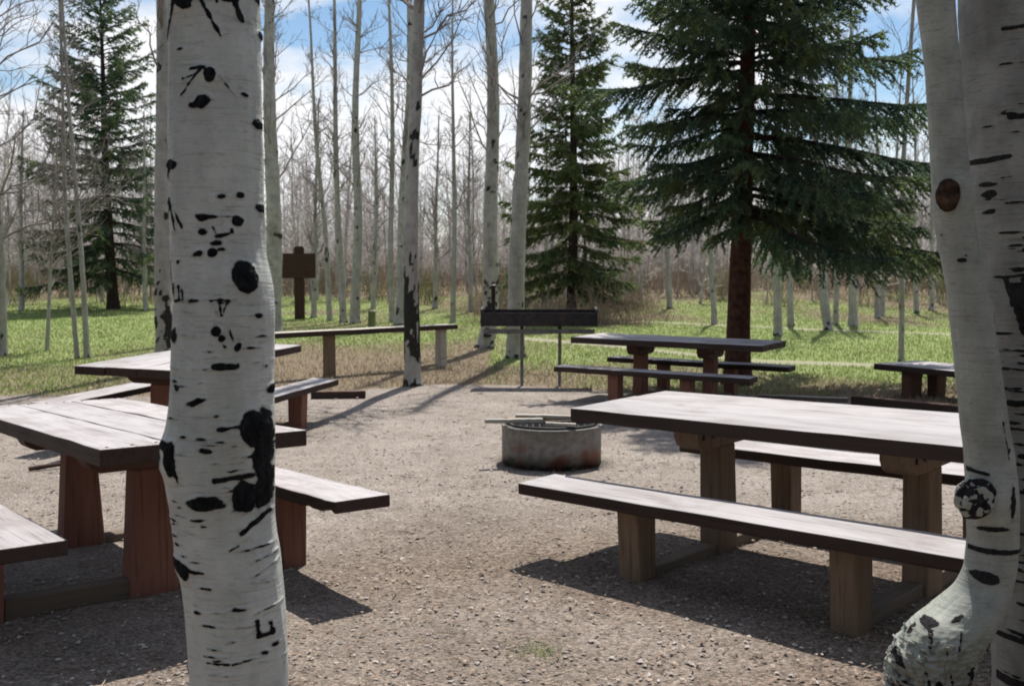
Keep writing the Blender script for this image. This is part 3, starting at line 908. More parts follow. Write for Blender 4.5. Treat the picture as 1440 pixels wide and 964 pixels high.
    Xv = CXg + RR * np.sin(TH); Yv = D - RR * np.cos(TH)
    V = np.stack([Xv, Yv, Z], -1).reshape(-1, 3)
    ii = np.arange(X.size).reshape(X.shape)
    Q = np.stack([ii[:-1], np.roll(ii[:-1], -1, 1), np.roll(ii[1:], -1, 1), ii[1:]], -1).reshape(-1, 4)
    root = empty(name, (cx[0], D, 0))
    tag(root, label, 'tree')
    V -= np.array([cx[0], D, 0])
    me = mesh_np('trunk', V, [Q], None, [M[matn]], True, {'scar': np.clip(scar.ravel(), -0.2, 1.2)})
    link('trunk', me, root)
    if crust:
        # shaggy plates of old bark round the foot
        pool = np.where((wgt.ravel() > 0.25) & (np.cos(TH).ravel() > -0.3) & (np.sin(TH).ravel() < -0.25))[0]
        pk = r.choice(pool, 170)
        B0 = V[pk]; nrm = np.stack([np.sin(TH).ravel()[pk], -np.cos(TH).ravel()[pk], np.zeros(len(pk))], -1)
        tan_ = np.cross(nrm, [0, 0, 1.0]); n_ = len(pk)
        w_ = r.uniform(0.004, 0.013, n_)[:, None]; h_ = r.uniform(0.006, 0.022, n_)[:, None]; lift = r.uniform(0.002, 0.012, n_)[:, None]
        up_ = np.array([0, 0, 1.0]) + tan_ * r.normal(0, 0.4, (n_, 1))
        q_ = np.stack([B0 - tan_ * w_, B0 + tan_ * w_, B0 + tan_ * w_ * 0.7 + up_ * h_ + nrm * lift, B0 - tan_ * w_ * 0.6 + up_ * h_ * 0.9 + nrm * lift * 1.2], 1)
        q2_ = q_ + nrm[:, None] * 0.0015
        VV = np.concatenate([q_, q2_], 1).reshape(-1, 3)
        F0 = np.array([[0, 1, 2, 3], [7, 6, 5, 4], [0, 4, 5, 1], [1, 5, 6, 2], [2, 6, 7, 3], [3, 7, 4, 0]])
        FF = (F0[None] + 8 * np.arange(n_)[:, None, None]).reshape(-1, 4)
        tag(link('bark_flakes', mesh_np('bark_flakes', VV, [FF], None, [M['flake']], False), root), kind='stuff')
    return root, (cx, rad, zz, cx[0])


A_rows = [(0, 236, 363), (50, 241, 365), (100, 240, 367), (200, 238, 369), (300, 241, 371), (355, 243, 372), (392, 246, 382), (430, 247, 386), (467, 246, 384),
          (504, 244, 383), (541, 243, 384), (570, 241, 384), (600, 238, 384), (640, 233, 383), (680, 238, 383), (740, 246, 385), (770, 251, 391), (800, 257, 394), (850, 263, 399), (900, 266, 401), (964, 269, 403)]
A_marks = [
    ('e', 278, 10, 15, 18, 0), ('l', 264, 14, 243, 64, 7), ('l', 291, -4, 326, 64, 6), ('e', 334, 8, 12, 9, 0), ('l', 322, 0, 321, 18, 4), ('l', 336, 0, 350, 40, 6), ('e', 366, 2, 5, 6, 0),
    ('e', 271, 80, 6, 2, 0), ('e', 313, 116, 8, 10, 0), ('l', 306, 107, 286, 108, 4), ('l', 300, 110, 272, 143, 5), ('l', 288, 118, 275, 120, 3), ('l', 324, 117, 347, 147, 3), ('e', 352, 139, 4, 3, 0),
    ('e', 302, 153, 12, 8, 18), ('e', 292, 158, 9, 5, 0), ('e', 366, 178, 4, 8, 0), ('e', 250, 236, 14, 7, 0), ('e', 246, 246, 6, 8, 0), ('e', 349, 277, 4, 4, 0), ('e', 370, 295, 3, 10, 0),
    ('l', 249, 282, 243, 312, 5), ('l', 250, 286, 262, 326, 5), ('l', 244, 300, 252, 301, 3), ('l', 262, 300, 274, 322, 3),
    ('l', 295, 307, 347, 307, 5), ('e', 346, 313, 7, 7, 0), ('e', 302, 309, 7, 4, 0), ('e', 304, 329, 7, 5, 0), ('l', 317, 322, 322, 332, 5), ('l', 322, 333, 338, 331, 6), ('l', 340, 324, 341, 330, 4),
    ('e', 297, 358, 9, 4, 25), ('e', 317, 356, 6, 6, 30), ('e', 320, 343, 6, 3, 0), ('e', 328, 352, 5, 2, 0), ('e', 356, 389, 14, 21, 12), ('e', 266, 369, 4, 3, 0),
    ('l', 256, 398, 257, 422, 5), ('l', 257, 422, 275, 420, 4), ('l', 266, 402, 267, 420, 5), ('l', 273, 407, 275, 421, 4),
    ('l', 285, 421, 346, 419, 1.3), ('l', 315, 421, 325, 441, 1.3), ('l', 327, 421, 329, 441, 1.3), ('l', 338, 421, 331, 441, 1.3), ('e', 316, 421, 3, 2, 0), ('e', 328, 420, 3, 2, 0), ('e', 338, 420, 3, 2, 0),
    ('e', 258, 470, 7, 11, 0), ('e', 243, 478, 4, 4, 0), ('e', 323, 462, 7, 7, 0), ('e', 330, 470, 5, 5, 45), ('l', 340, 460, 344, 475, 2), ('e', 333, 483, 3, 3, 0), ('e', 350, 483, 3, 6, -20), ('e', 373, 442, 4, 3, 0),
    ('l', 321, 510, 350, 510, 11), ('e', 265, 540, 6, 5, -20), ('e', 261, 531, 5, 2, 0), ('e', 294, 557, 12, 4, 18), ('e', 384, 545, 4, 6, 0),
    ('e', 365, 594, 14, 25, 0), ('e', 377, 600, 7, 34, 0), ('l', 326, 594, 350, 590, 5), ('e', 374, 640, 9, 30, 0),
    ('e', 236, 632, 8, 24, 0), ('e', 262, 634, 9, 22, 0), ('e', 250, 618, 12, 7, 0), ('e', 307, 606, 8, 2, 0), ('e', 313, 622, 10, 3, 0), ('e', 279, 604, 4, 2, 0),
    ('e', 308, 692, 28, 10, 2), ('e', 356, 686, 13, 24, 0), ('l', 364, 658, 322, 661, 9), ('e', 376, 668, 8, 44, 0), ('l', 380, 712, 355, 736, 7), ('l', 265, 640, 272, 664, 6),
    ('e', 309, 723, 6, 2, 0), ('e', 267, 753, 8, 3, 0), ('l', 352, 751, 340, 757, 3), ('e', 266, 783, 17, 10, -10), ('l', 272, 784, 305, 787, 8), ('e', 254, 797, 7, 14, 0), ('e', 276, 792, 8, 10, 0),
    ('e', 351, 837, 11, 3, 0), ('l', 374, 856, 377, 876, 6), ('l', 377, 877, 390, 876, 5), ('l', 388, 862, 391, 877, 5), ('l', 370, 846, 399, 838, 1.8), ('l', 310, 908, 345, 909, 2.5), ('l', 345, 909, 372, 905, 4), ('e', 383, 900, 6, 4, 0), ('e', 392, 893, 4, 4, 0),
    ('e', 272, 930, 8, 2, 0), ('e', 320, 890, 9, 2, 0), ('e', 296, 842, 6, 2, 0), ('l', 372, 775, 397, 768, 1.8), ('l', 372, 795, 396, 780, 1.6)]
_rr = np.random.RandomState(4)
for _ in range(60):
    yy = _rr.uniform(380, 960); xx = _rr.uniform(0.06, 0.94)
    l_, r_ = np.interp(yy, [q[0] for q in A_rows], [q[1] for q in A_rows]), np.interp(yy, [q[0] for q in A_rows], [q[2] for q in A_rows])
    A_marks.append(('e', l_ + xx * (r_ - l_), yy, _rr.uniform(2, 7), _rr.uniform(0.5, 1.2), _rr.uniform(-8, 8)))
A_knots = [(243, 635, 30, 14, 0.5), (366, 600, 26, 8, 0.3), (356, 390, 20, 5, 0.6), (258, 787, 20, 8, 0.4), (313, 116, 12, 4, 0.4), (278, 8, 22, 8, 0.5), (308, 692, 22, 4, 0.4), (375, 650, 24, 5, 0.3)]
near_trunk('aspen_tree', 'big white aspen trunk in the left foreground covered with black carved scars', 2.3, A_rows, A_marks, A_knots, 'aspen_near', seed=3, NT=200, zstep=0.0030)

B_rows = [(-300, 1262, 1315), (0, 1289, 1341), (60, 1297, 1346), (100, 1302, 1350), (200, 1308, 1358), (275, 1312, 1366), (320, 1316, 1370), (400, 1332, 1386), (500, 1343, 1403), (600, 1353, 1417), (640, 1358, 1424),
          (700, 1361, 1429), (760, 1362, 1431), (800, 1357, 1427), (825, 1344, 1421), (850, 1316, 1412), (875, 1285, 1399), (900, 1264, 1382), (930, 1252, 1364), (964, 1250, 1352), (1060, 1240, 1350)]
B_marks = [('l', 1360, 766, 1428, 768, 9), ('e', 1374, 803, 16, 9, -10), ('l', 1358, 657, 1378, 661, 6), ('e', 1343, 366, 6, 3, 0), ('l', 1397, 590, 1404, 640, 2),
           ('e', 1405, 700, 4, 24, 0), ('e', 1385, 735, 16, 4, 0), ('e', 1405, 628, 3, 3, 0), ('e', 1350, 90, 3, 5, 0),
           ('e', 1276, 880, 14, 5, 35), ('e', 1302, 866, 12, 4, 25), ('e', 1330, 856, 8, 3, 30), ('e', 1345, 930, 4, 12, 8), ('e', 1372, 900, 3, 10, 10), ('e', 1298, 945, 6, 10, 0), ('e', 1330, 955, 5, 8, 0), ('e', 1262, 915, 5, 12, 10), ('l', 1300, 872, 1290, 900, 3), ('l', 1312, 880, 1304, 920, 2), ('l', 1330, 870, 1318, 905, 2.5), ('e', 1262, 950, 5, 8, 0), ('l', 1284, 925, 1290, 960, 3), ('l', 1312, 925, 1318, 960, 2)]
B_knots = [(1333, 274, 24, 6, 0.7), (1380, 702, 40, 10, 0), (1290, 870, 26, 12, 0.3), (1268, 915, 24, 12, 0.2), (1320, 900, 22, 8, 0.2), (1395, 430, 10, 9, 0)]
B_tree, _ = near_trunk('aspen_tree', 'slim grey-green aspen on the right with curved base and a round burl', 3.3, B_rows, B_marks, B_knots, 'aspen_thin', seed=8, NT=160, zstep=0.0035, top=7.0, ks=21, crust=(0.28, 0.48, 0.019))

C_rows = [(-300, 1343, 1478), (0, 1353, 1490), (300, 1366, 1512), (600, 1385, 1530), (850, 1400, 1545), (964, 1402, 1555), (1050, 1396, 1566)]
C_marks = [('l', 1386, 53, 1420, 52, 6), ('l', 1382, 101, 1434, 99, 2), ('l', 1394, 173, 1437, 170, 8), ('l', 1366, 230, 1392, 226, 9), ('e', 1375, 276, 6, 6, 0), ('e', 1374, 262, 7, 3, 0), ('l', 1390, 289, 1440, 286, 3), ('e', 1374, 300, 6, 3, 0),
           ('l', 1404, 405, 1412, 462, 17), ('l', 1392, 392, 1400, 430, 5), ('l', 1400, 560, 1460, 562, 9), ('l', 1398, 596, 1460, 594, 5), ('l', 1410, 632, 1460, 640, 7), ('l', 1420, 690, 1470, 688, 6), ('l', 1400, 886, 1470, 884, 9), ('l', 1400, 944, 1470, 945, 11), ('l', 1412, 835, 1470, 838, 5)]
for _ in range(130):
    yy = _rr.uniform(300, 960); xx = _rr.uniform(1395, 1460)
    C_marks.append(('e', xx, yy, _rr.uniform(5, 16), _rr.uniform(0.8, 2.2), _rr.uniform(-6, 6)))
for _ in range(24):
    C_marks.append(('e', _rr.uniform(1370, 1450), _rr.uniform(0, 300), _rr.uniform(3, 9), _rr.uniform(0.6, 1.4), _rr.uniform(-6, 10)))
near_trunk('aspen_tree', 'thick grey furrowed aspen trunk cut off by the right edge, behind the curved one', 3.52, C_rows, C_marks, [(1406, 432, 26, 6, 0.4)], 'aspen_thick', seed=14, NT=130, zstep=0.0045, top=8.0)

# the round burl on the curved trunk
bp = at_dist(1371, 700, 3.3 - 0.075)
n1_, n2_ = 48, 32
TH_, PH_ = np.meshgrid(np.linspace(0, 2 * pi, n1_, endpoint=False), np.linspace(-pi / 2, pi / 2, n2_))
ux, uz, uy = np.cos(TH_) * np.cos(PH_), np.sin(TH_) * np.cos(PH_), -np.sin(PH_)
rad_ = 0.060 * (1 + 0.35 * (fbm(ux * 2.2, uz * 2.2, uy * 2.2, seed=91) - 0.5) + 0.10 * np.sin(9 * np.arccos(np.clip(-uy, -1, 1)) + 3 * fbm(ux * 2, uz * 2, uy, seed=5)))
V = np.stack([bp[0] + rad_ * ux, bp[1] + rad_ * 0.8 * uy, bp[2] + rad_ * 0.95 * uz], -1) - np.array(B_tree.location)
ii = np.arange(n1_ * n2_).reshape(n2_, n1_)
Q = np.stack([ii[:-1], np.roll(ii[:-1], -1, 1), np.roll(ii[1:], -1, 1), ii[1:]], -1).reshape(-1, 4)
sc_ = 0.5 + (fbm(ux * 3.5, uz * 3.5, uy * 3.5, seed=17) - 0.455) * 6 * (1 - 0.5 * uy)
link('burl', mesh_np('burl', V.reshape(-1, 3), [Q], None, [M['aspen_thin']], True, {'scar': np.clip(sc_, -0.2, 1.2).ravel()}), B_tree)

# healed branch scar higher up on the same trunk
bp = at_dist(1333, 274, 3.3 - 0.062)
rad_ = 0.036 * (1 + 0.30 * (fbm(ux * 2.6, uz * 2.6, uy * 2.6, seed=31) - 0.5) - 0.45 * np.exp(-((1 + uy) / 0.22) ** 2))
V = np.stack([bp[0] + rad_ * 1.02 * ux, bp[1] + rad_ * 0.6 * uy, bp[2] + rad_ * 1.35 * uz], -1) - np.array(B_tree.location)
link('branch_scar', mesh_np('branch_scar', V.reshape(-1, 3), [Q], None, [M['scar_wood']], True), B_tree)

# ---------------------------------------------------------------- bare aspens standing farther off
def grow(base_path, base_r, r, nb, zmin_f, L0, up=0.75, sub=6, subsub=4, twig_r=0.35, K=6):
    """branches off a trunk path; returns list of (paths, radii)"""
    out = []
    Kb = len(base_path)
    t = r.uniform(zmin_f, 0.985, nb) ** 0.9
    i = t * (Kb - 1); i0 = np.clip(i.astype(int), 0, Kb - 2); f = i - i0
    P0 = base_path[i0] * (1 - f)[:, None] + base_path[i0 + 1] * f[:, None]
    R0 = np.interp(i, np.arange(Kb), base_r)
    az = r.uniform(0, 2 * pi, nb)
    el = r.normal(up, 0.2, nb)
    L = L0 * (1.12 - t) * r.uniform(0.5, 1.3, nb)

    def make(P0, D0, L, R0, curl, K):
        n = len(P0)
        s = np.linspace(0, 1, K)[None, :, None]
        w = np.cumsum(r.normal(0, curl, (n, K, 3)), 1); w -= w[:, :1]
        P = P0[:, None] + D0[:, None] * (L[:, None, None] * s) + w * L[:, None, None] + np.array([0, 0, 1.0]) * (s ** 2) * L[:, None, None] * 0.15
        R = R0[:, None] * (1 - 0.8 * np.linspace(0, 1, K)[None])
        return P, R
    D = np.stack([np.cos(az) * np.cos(el), np.sin(az) * np.cos(el), np.sin(el)], -1)
    P, R = make(P0, D, L, np.minimum(R0 * 0.30, 0.009 + L * 0.008), 0.05, K)
    out.append((P, R, 5))
    for lev, cnt in ((1, sub), (2, subsub)):
        if not cnt: break
        n = len(P); m = n * cnt
        pi_ = np.repeat(np.arange(n), cnt)
        tt = r.uniform(0.15, 0.98, m)
        ii = tt * (P.shape[1] - 1); j = np.clip(ii.astype(int), 0, P.shape[1] - 2); ff = (ii - j)[:, None]
        Q0 = P[pi_, j] * (1 - ff) + P[pi_, j + 1] * ff
        dirp = P[pi_, j + 1] - P[pi_, j]
        dirp /= np.linalg.norm(dirp, axis=1, keepdims=True) + 1e-9
        Dn = dirp * 0.8 + r.normal(0, 0.55, (m, 3)) + np.array([0, 0, 0.18])
        Dn /= np.linalg.norm(Dn, axis=1, keepdims=True)
        Ls = L[pi_] * r.uniform(0.25, 0.55, m) * (1.1 - tt * 0.5)
        Rs = R[pi_, j] * 0.55
        Kc = 4 if lev == 1 else 3
        P, R = make(Q0, Dn, Ls, np.maximum(Rs, 0.0035), 0.07, Kc)
        L = Ls
        out.append((P, np.maximum(R, 0.0028 * twig_r / 0.35), 4 if lev == 1 else 3))
    return out


def aspen(label, base, w_px, top_px, H, foot=0.3, nb=22, zf=0.35, L0=1.6, seed=0, D=None, group='bare aspens beyond the gravel', mt='aspen_mid', sub=5, subsub=3, bend=0.0, name='aspen_tree', up=0.75, charred=0.0):
    """base: where the foot meets the ground in the photograph; top_px: (x,y) a point higher on the trunk"""
    r = np.random.RandomState(seed)
    if D is None:
        b = back(*base)
    else:
        b = at_dist(base[0], 400, D)
    b[2] = ground_z(b[0], b[1])
    D_ = b[1]
    tp = at_dist(top_px[0], top_px[1], D_)
    rad = w_px / 2 * D_ / F
    K = 40
    z = np.linspace(0, 1, K) ** 1.15 * H
    sl = (tp[0] - b[0]) / max(tp[2] - b[2], 0.5)
    x = sl * z + 0.018 * H * 0.25 * (np.sin(z * r.uniform(0.5, 0.9) + r.uniform(0, 6)) - np.sin(r.uniform(0, 6))) * soft(z, 0, 3)
    x += bend * np.exp(-z / 0.5)
    y = 0.02 * H * 0.3 * np.sin(z * 0.6 + r.uniform(0, 6)) * soft(z, 0, 3)
    Pth = np.stack([x, y, z - 0.08], -1)
    Rr = rad * (1 - 0.78 * (z / H) ** 1.1) * (1 + foot * np.exp(-z / 0.18)) * (1 + r.normal(0, 0.025, K))
    root = empty(name, b); tag(root, label, 'tree', group)
    # fine trunk with scars
    NT = 20; KK = 220 if w_px > 12 else 110
    zi = np.linspace(0, 1, KK) ** 1.3 * (K - 1)
    Pf = np.stack([np.interp(zi, np.arange(K), Pth[:, q]) for q in range(3)], -1); Rf = np.interp(zi, np.arange(K), Rr)
    th = np.arange(NT) * 2 * pi / NT
    TH, Zg = np.meshgrid(th, Pf[:, 2]); RG = Rf[:, None]
    scar = 0.5 + (fbm(np.sin(TH) * 1.2 + seed, Zg * 5.5, np.cos(TH) * 1.2, seed=seed) - 0.72) * 4
    scar = np.maximum(scar, 0.5 + (0.6 * fbm(np.sin(TH) * 1.5 + seed, Zg * 4.2, np.cos(TH) * 1.5, seed=seed + 3) + 0.4 * fbm(np.sin(TH) * 5 + seed, Zg * 16, np.cos(TH) * 5, seed=seed + 6) - 0.76 + charred * np.exp(-((Zg - 0.85) / 0.8) ** 2) + 0.26 * np.exp(-Zg / 0.12)) * 7)
    disp = (fbm(np.sin(TH) * 2 + seed, Zg * 4, np.cos(TH) * 2, seed=seed + 7) - 0.5) * 0.16 + 0.08 * np.clip(scar, 0, 1)
    R2 = RG * (1 + disp)
    V = np.stack([Pf[:, 0:1] + R2 * np.cos(TH), Pf[:, 1:2] + R2 * np.sin(TH), np.broadcast_to(Pf[:, 2:3], R2.shape)], -1).reshape(-1, 3)
    ii = np.arange(KK * NT).reshape(KK, NT)
    Q = np.stack([ii[:-1], np.roll(ii[:-1], -1, 1), np.roll(ii[1:], -1, 1), ii[1:]], -1).reshape(-1, 4)
    me = mesh_np('trunk', V, [Q], None, [M[mt]], True, {'scar': np.clip(scar, -0.2, 1.2).ravel()})
    link('trunk', me, root)
    mbb = MB()
    for P, R, sd in grow(Pth, Rr, r, nb, zf, L0, up, sub, subsub):
        V, Q = tubes(P, R, sd); mbb.add(V, Q)
    tag(mbb.build('branches', M['twig'], root, smooth=True), kind='stuff')
    return root


ASP = [
    # label, base px, width px, point higher up, height, branches, first branch, seed, kwargs
    ('aspen trunk with black blotches just left of the big scarred aspen', (232, 520), 25, (226, 0), 12, 26, 0.42, 1, dict(charred=0.24)),
    ('grey aspen trunk close behind the right side of the big scarred aspen', (384, 466), 24, (380, 0), 14, 34, 0.30, 2, dict()),
    ('mid-distance aspen with blackened lower trunk at the gravel edge right of the rail post', (581, 542), 22, (589, 0), 12, 30, 0.34, 3, dict(charred=0.35, foot=0.35)),
    ('aspen rooted left of the grill with a swept foot, left one of the pair', (694, 489), 23, (685, 0), 13, 34, 0.30, 4, dict(charred=0.22, bend=-0.22)),
    ('aspen just behind the grill legs leaning to the right, right one of the pair', (725, 503), 25, (742, 0), 13, 26, 0.34, 5, dict(charred=0.10)),
    ('slender aspen right behind the blackened trunk, showing on its left side', (562, 456), 16, (574, 0), 13, 26, 0.34, 6, dict()),
    ('very thin straight aspen just left of the blackened trunk', (552, 452), 9, (549, 0), 12, 20, 0.34, 7, dict()),
    ('rightmost trunk of the clump right of the notice board', (499, 454), 14, (500, 0), 13, 28, 0.36, 8, dict()),
    ('middle trunk of the clump right of the notice board', (483, 453), 10, (468, 0), 12, 24, 0.36, 9, dict()),
    ('leftmost thin trunk of the clump right of the notice board', (464, 450), 8, (433, 30), 11, 22, 0.36, 10, dict()),
    ('thin straight aspen standing alone between the blackened trunk and the grill', (637, 453), 8, (639, 60), 10, 24, 0.34, 11, dict()),
    ('left trunk of the leaning twin saplings in front of the left spruce', (109, 504), 7, (83, 0), 9, 26, 0.26, 12, dict(L0=1.4)),
    ('right trunk of the leaning twin saplings in front of the left spruce', (123, 504), 8, (96, 150), 8, 24, 0.30, 13, dict(L0=1.4)),
    ('short twiggy sapling left of the twin saplings', (66, 493), 6, (70, 380), 4.6, 34, 0.34, 14, dict(L0=1.2)),
    ('pale aspen trunk at the left edge of the view', (3, 500), 13, (-6, 0), 11, 26, 0.22, 15, dict(up=0.45, L0=2.0)),
    ('aspen just outside the left edge whose long bare boughs reach into the view', (-75, 520), 16, (-80, 0), 10, 24, 0.2, 40, dict(up=0.35, L0=3.0)),
    ('thin pole-like aspen behind the low table, right of the big spruce', (1267, 510), 8, (1280, 60), 11, 18, 0.4, 16, dict()),
    ('thin aspen near the left side of the big spruce trunk', (1005, 456), 8, (1000, 250), 9, 20, 0.3, 17, dict()),
    ('dark-footed aspen first to the right of the big spruce trunk', (1094, 472), 12, (1092, 200), 9, 22, 0.3, 18, dict()),
    ('thin aspen just right of the dark-footed one', (1112, 459), 9, (1116, 200), 9, 22, 0.3, 19, dict()),
    ('pale forked-looking aspen, left one of the group under the spruce boughs', (1160, 464), 13, (1148, 250), 9, 26, 0.3, 20, dict(bend=0.12)),
    ('thin grey aspen in the middle of the group under the spruce boughs', (1175, 458), 8, (1176, 200), 9, 22, 0.3, 21, dict()),
    ('aspen with a dark swollen foot, right one of the group under the spruce boughs', (1200, 459), 12, (1198, 250), 9, 26, 0.3, 22, dict(foot=0.8)),
    ('left stem of the V-shaped pair left of the thin pole-like aspen', (1234, 449), 8, (1232, 250), 8, 20, 0.3, 23, dict()),
    ('right stem of the V-shaped pair left of the thin pole-like aspen', (1240, 446), 7, (1252, 300), 8, 20, 0.3, 24, dict()),
    ('pale aspen stem just right of the thin pole-like aspen', (1289, 443), 7, (1287, 250), 8, 22, 0.3, 25, dict()),
    ('thin aspen seen between the spruce boughs and the curved aspen', (1310, 440), 7, (1312, 200), 9, 24, 0.3, 26, dict()),
    ('slim aspen at the brush line between the grill and the centre spruce', (768, 440), 8, (766, 150), 7, 24, 0.3, 27, dict()),
    ('slim aspen right of the centre spruce at the brush line', (942, 438), 8, (938, 200), 7, 24, 0.3, 28, dict()),
    ('slim aspen between the pair left of the grill and the lone thin aspen', (662, 440), 7, (660, 150), 7, 24, 0.3, 29, dict()),
    ('slim aspen behind the right side of the notice board', (441, 446), 8, (447, 100), 7, 26, 0.3, 30, dict()),
    ('pale aspen far back between the clump and the very thin straight aspen', (525, 438), 7, (527, 120), 7, 26, 0.3, 31, dict()),
    ('pale aspen far back just right of the blackened trunk', (612, 438), 7, (616, 120), 7, 26, 0.3, 32, dict()),
    ('grey aspen far back left of the left spruce', (30, 440), 8, (34, 100), 7, 30, 0.25, 33, dict()),
    ('grey aspen far back between the left spruce and the blotched trunk', (205, 440), 7, (200, 60), 7, 30, 0.25, 34, dict()),
]
for (lb, bs, wp, tp, H_, nb, zf, sd, kw) in ASP:
    L0 = kw.pop('L0', 1.7 if wp > 10 else 1.35)
    aspen(lb, bs, wp, tp, H_, nb=int(nb * 1.7), zf=zf * 0.85, L0=L0 * 1.15, seed=sd, sub=7, subsub=4, **kw)

# ---------------------------------------------------------------- spruces
def spruce(label, X0, Y0, H, z_low, Rmax, r0, seed, whorl=0.26, per=8, needle_m='needles', bark='spruce_bark', droop=0.35, tw=0.075, nn=26, nl=0.055, dens=1.0, bare=0.0, prof=0.85, limb_m='spruce_bark_dark', bend=0.0, hang=0.55, irr=0.62, lopsided=False):
    r = np.random.RandomState(seed)
    gz = float(ground_z(X0, Y0))
    root = empty('spruce_tree', (X0, Y0, gz)); tag(root, label, 'tree', 'spruce trees')
    K = 30
    z = np.linspace(0, H, K)
    P = np.stack([0.04 * np.sin(z * 0.5 + seed) + bend * z, 0.03 * np.cos(z * 0.4), z - 0.1], -1)
    R = r0 * (1 - 0.93 * z / H) * (1 + 0.4 * np.exp(-z / 0.25))
    NT = 18
    V, Q = tubes(P[None], R[None], NT)
    V = V + (r.rand(*V.shape) - 0.5) * r0 * 0.04
    m = MB(); m.add(V, Q); m.build('trunk', M[bark], root, smooth=True)
    # limbs
    limbs = []
    zc = z_low
    while zc < H - 0.15:
        f = (zc - z_low) / (H - z_low)
        n = max(4, int(per * (1 - 0.35 * f)))
        a0 = r.uniform(0, 2 * pi)
        for i in range(n):
            if r.rand() > dens: continue
            L = Rmax * (1 - f) ** prof * r.uniform(irr, 1.08) + 0.08
            if f < 0.08: L *= 0.85 + 1.8 * f
            if lopsided and f < 0.24 and cos(a0 + i * 2 * pi / n) < 0.1: L *= 0.60
            limbs.append((zc + r.uniform(-0.09, 0.09), a0 + i * 2 * pi / n + r.uniform(-0.25, 0.25), L, f))
        zc += whorl * r.uniform(0.8, 1.2) * (1 - 0.45 * f)
    n = len(limbs)
    zl = np.array([q[0] for q in limbs]); az = np.array([q[1] for q in limbs]); L = np.array([q[2] for q in limbs]); f = np.array([q[3] for q in limbs])
    Kl = 9
    s = np.linspace(0, 1, Kl)[None]
    rise = (0.10 + 0.45 * f - 0.12 * (f < 0.25))[:, None]
    dr = (droop * (1 - f))[:, None]
    hor = L[:, None] * s
    dz = L[:, None] * (rise * s - dr * s ** 1.6 + 0.16 * s ** 4) + np.cumsum(r.normal(0, 0.012, (n, Kl)), 1)
    azw = az[:, None] + np.cumsum(r.normal(0, 0.03, (n, Kl)), 1)
    LP = np.stack([np.cos(azw) * hor, np.sin(azw) * hor, zl[:, None] + dz], -1)
    LP[:, :, 0] += 0.04 * np.sin(zl * 0.5 + seed)[:, None] + bend * zl[:, None]
    LR = (0.008 + 0.011 * L)[:, None] * (1 - 0.85 * s)
    m = MB(); V, Q = tubes(LP, LR, 5); m.add(V, Q)
    # side twigs, roughly level sprays
    cnt = np.maximum(3, (L / tw).astype(int))
    pi_ = np.repeat(np.arange(n), cnt * 2)
    tt = np.concatenate([np.repeat(np.linspace(0.10, 0.99, c), 2) for c in cnt])
    side = np.tile([-1, 1], len(tt) // 2).astype(float)
    keep = r.rand(len(tt)) > bare * (1 - tt * 0.4)
    keep &= r.rand(len(tt)) < 0.35 + tt * 1.5
    pi_, tt, side = pi_[keep], tt[keep], side[keep]
    q = tt * (Kl - 1); j = np.clip(q.astype(int), 0, Kl - 2); ff = (q - j)[:, None]
    B0 = LP[pi_, j] * (1 - ff) + LP[pi_, j + 1] * ff
    dd = LP[pi_, j + 1] - LP[pi_, j]; dd /= np.linalg.norm(dd, axis=1, keepdims=True)
    lat = np.stack([-dd[:, 1], dd[:, 0], np.zeros(len(dd))], -1); lat /= np.linalg.norm(lat, axis=1, keepdims=True)
    m_ = len(tt)
    ang = r.uniform(0.35, 1.0, m_)[:, None]
    TD = dd * np.cos(ang) + lat * side[:, None] * np.sin(ang) + np.array([0, 0, -1.0]) * r.uniform(0.0, hang, m_)[:, None]
    TD /= np.linalg.norm(TD, axis=1, keepdims=True)
    TL = (0.10 + 0.34 * L[pi_] * (1 - tt) ** 0.7 * (0.3 + tt)) * r.uniform(0.6, 1.25, m_)
    TL = np.minimum(TL, 0.55)
    Kt = 4
    st = np.linspace(0, 1, Kt)[None, :, None]
    TP = B0[:, None] + TD[:, None] * TL[:, None, None] * st + np.array([0, 0, -1.0]) * (st ** 2) * TL[:, None, None] * 0.22
    TR = np.full((m_, Kt), 0.004) * (1 - 0.6 * np.linspace(0, 1, Kt)[None])
    V, Q = tubes(TP, TR, 3); m.add(V, Q)
    tag(m.build('limbs', M[limb_m], root, smooth=True), kind='stuff')
    # needles: short narrow blades all along the twigs and the outer limbs
    ncount = np.maximum(5, (nn * TL / 0.25).astype(int))
    ni = np.repeat(np.arange(m_), ncount)
    Nn = len(ni)
    u = r.uniform(0, 1.0, Nn)
    q = u * (Kt - 1); j = np.clip(q.astype(int), 0, Kt - 2); ff = (q - j)[:, None]
    O = TP[ni, j] * (1 - ff) + TP[ni, j + 1] * ff
    D_ = TD[ni] * 0.75 + r.normal(0, 0.55, (Nn, 3)); D_ /= np.linalg.norm(D_, axis=1, keepdims=True)
    lenn = nl * r.uniform(0.6, 1.3, Nn)[:, None]
    Wd = np.cross(D_, r.normal(0, 1, (Nn, 3))); Wd /= np.linalg.norm(Wd, axis=1, keepdims=True)
    wv = nl * 0.17
    V = np.stack([O - Wd * wv, O + Wd * wv, O + D_ * lenn], 1).reshape(-1, 3)
    Fc = np.arange(Nn * 3).reshape(-1, 3)
    tipv = (tt[ni] > 0.72) & (u > 0.35) & (r.rand(Nn) < 0.45)
    me = mesh_np('crown', V, [Fc], tipv.astype(np.int32), [M[needle_m], M['tips']], False)
    tag(link('crown', me, root), kind='stuff')
    return root, Nn


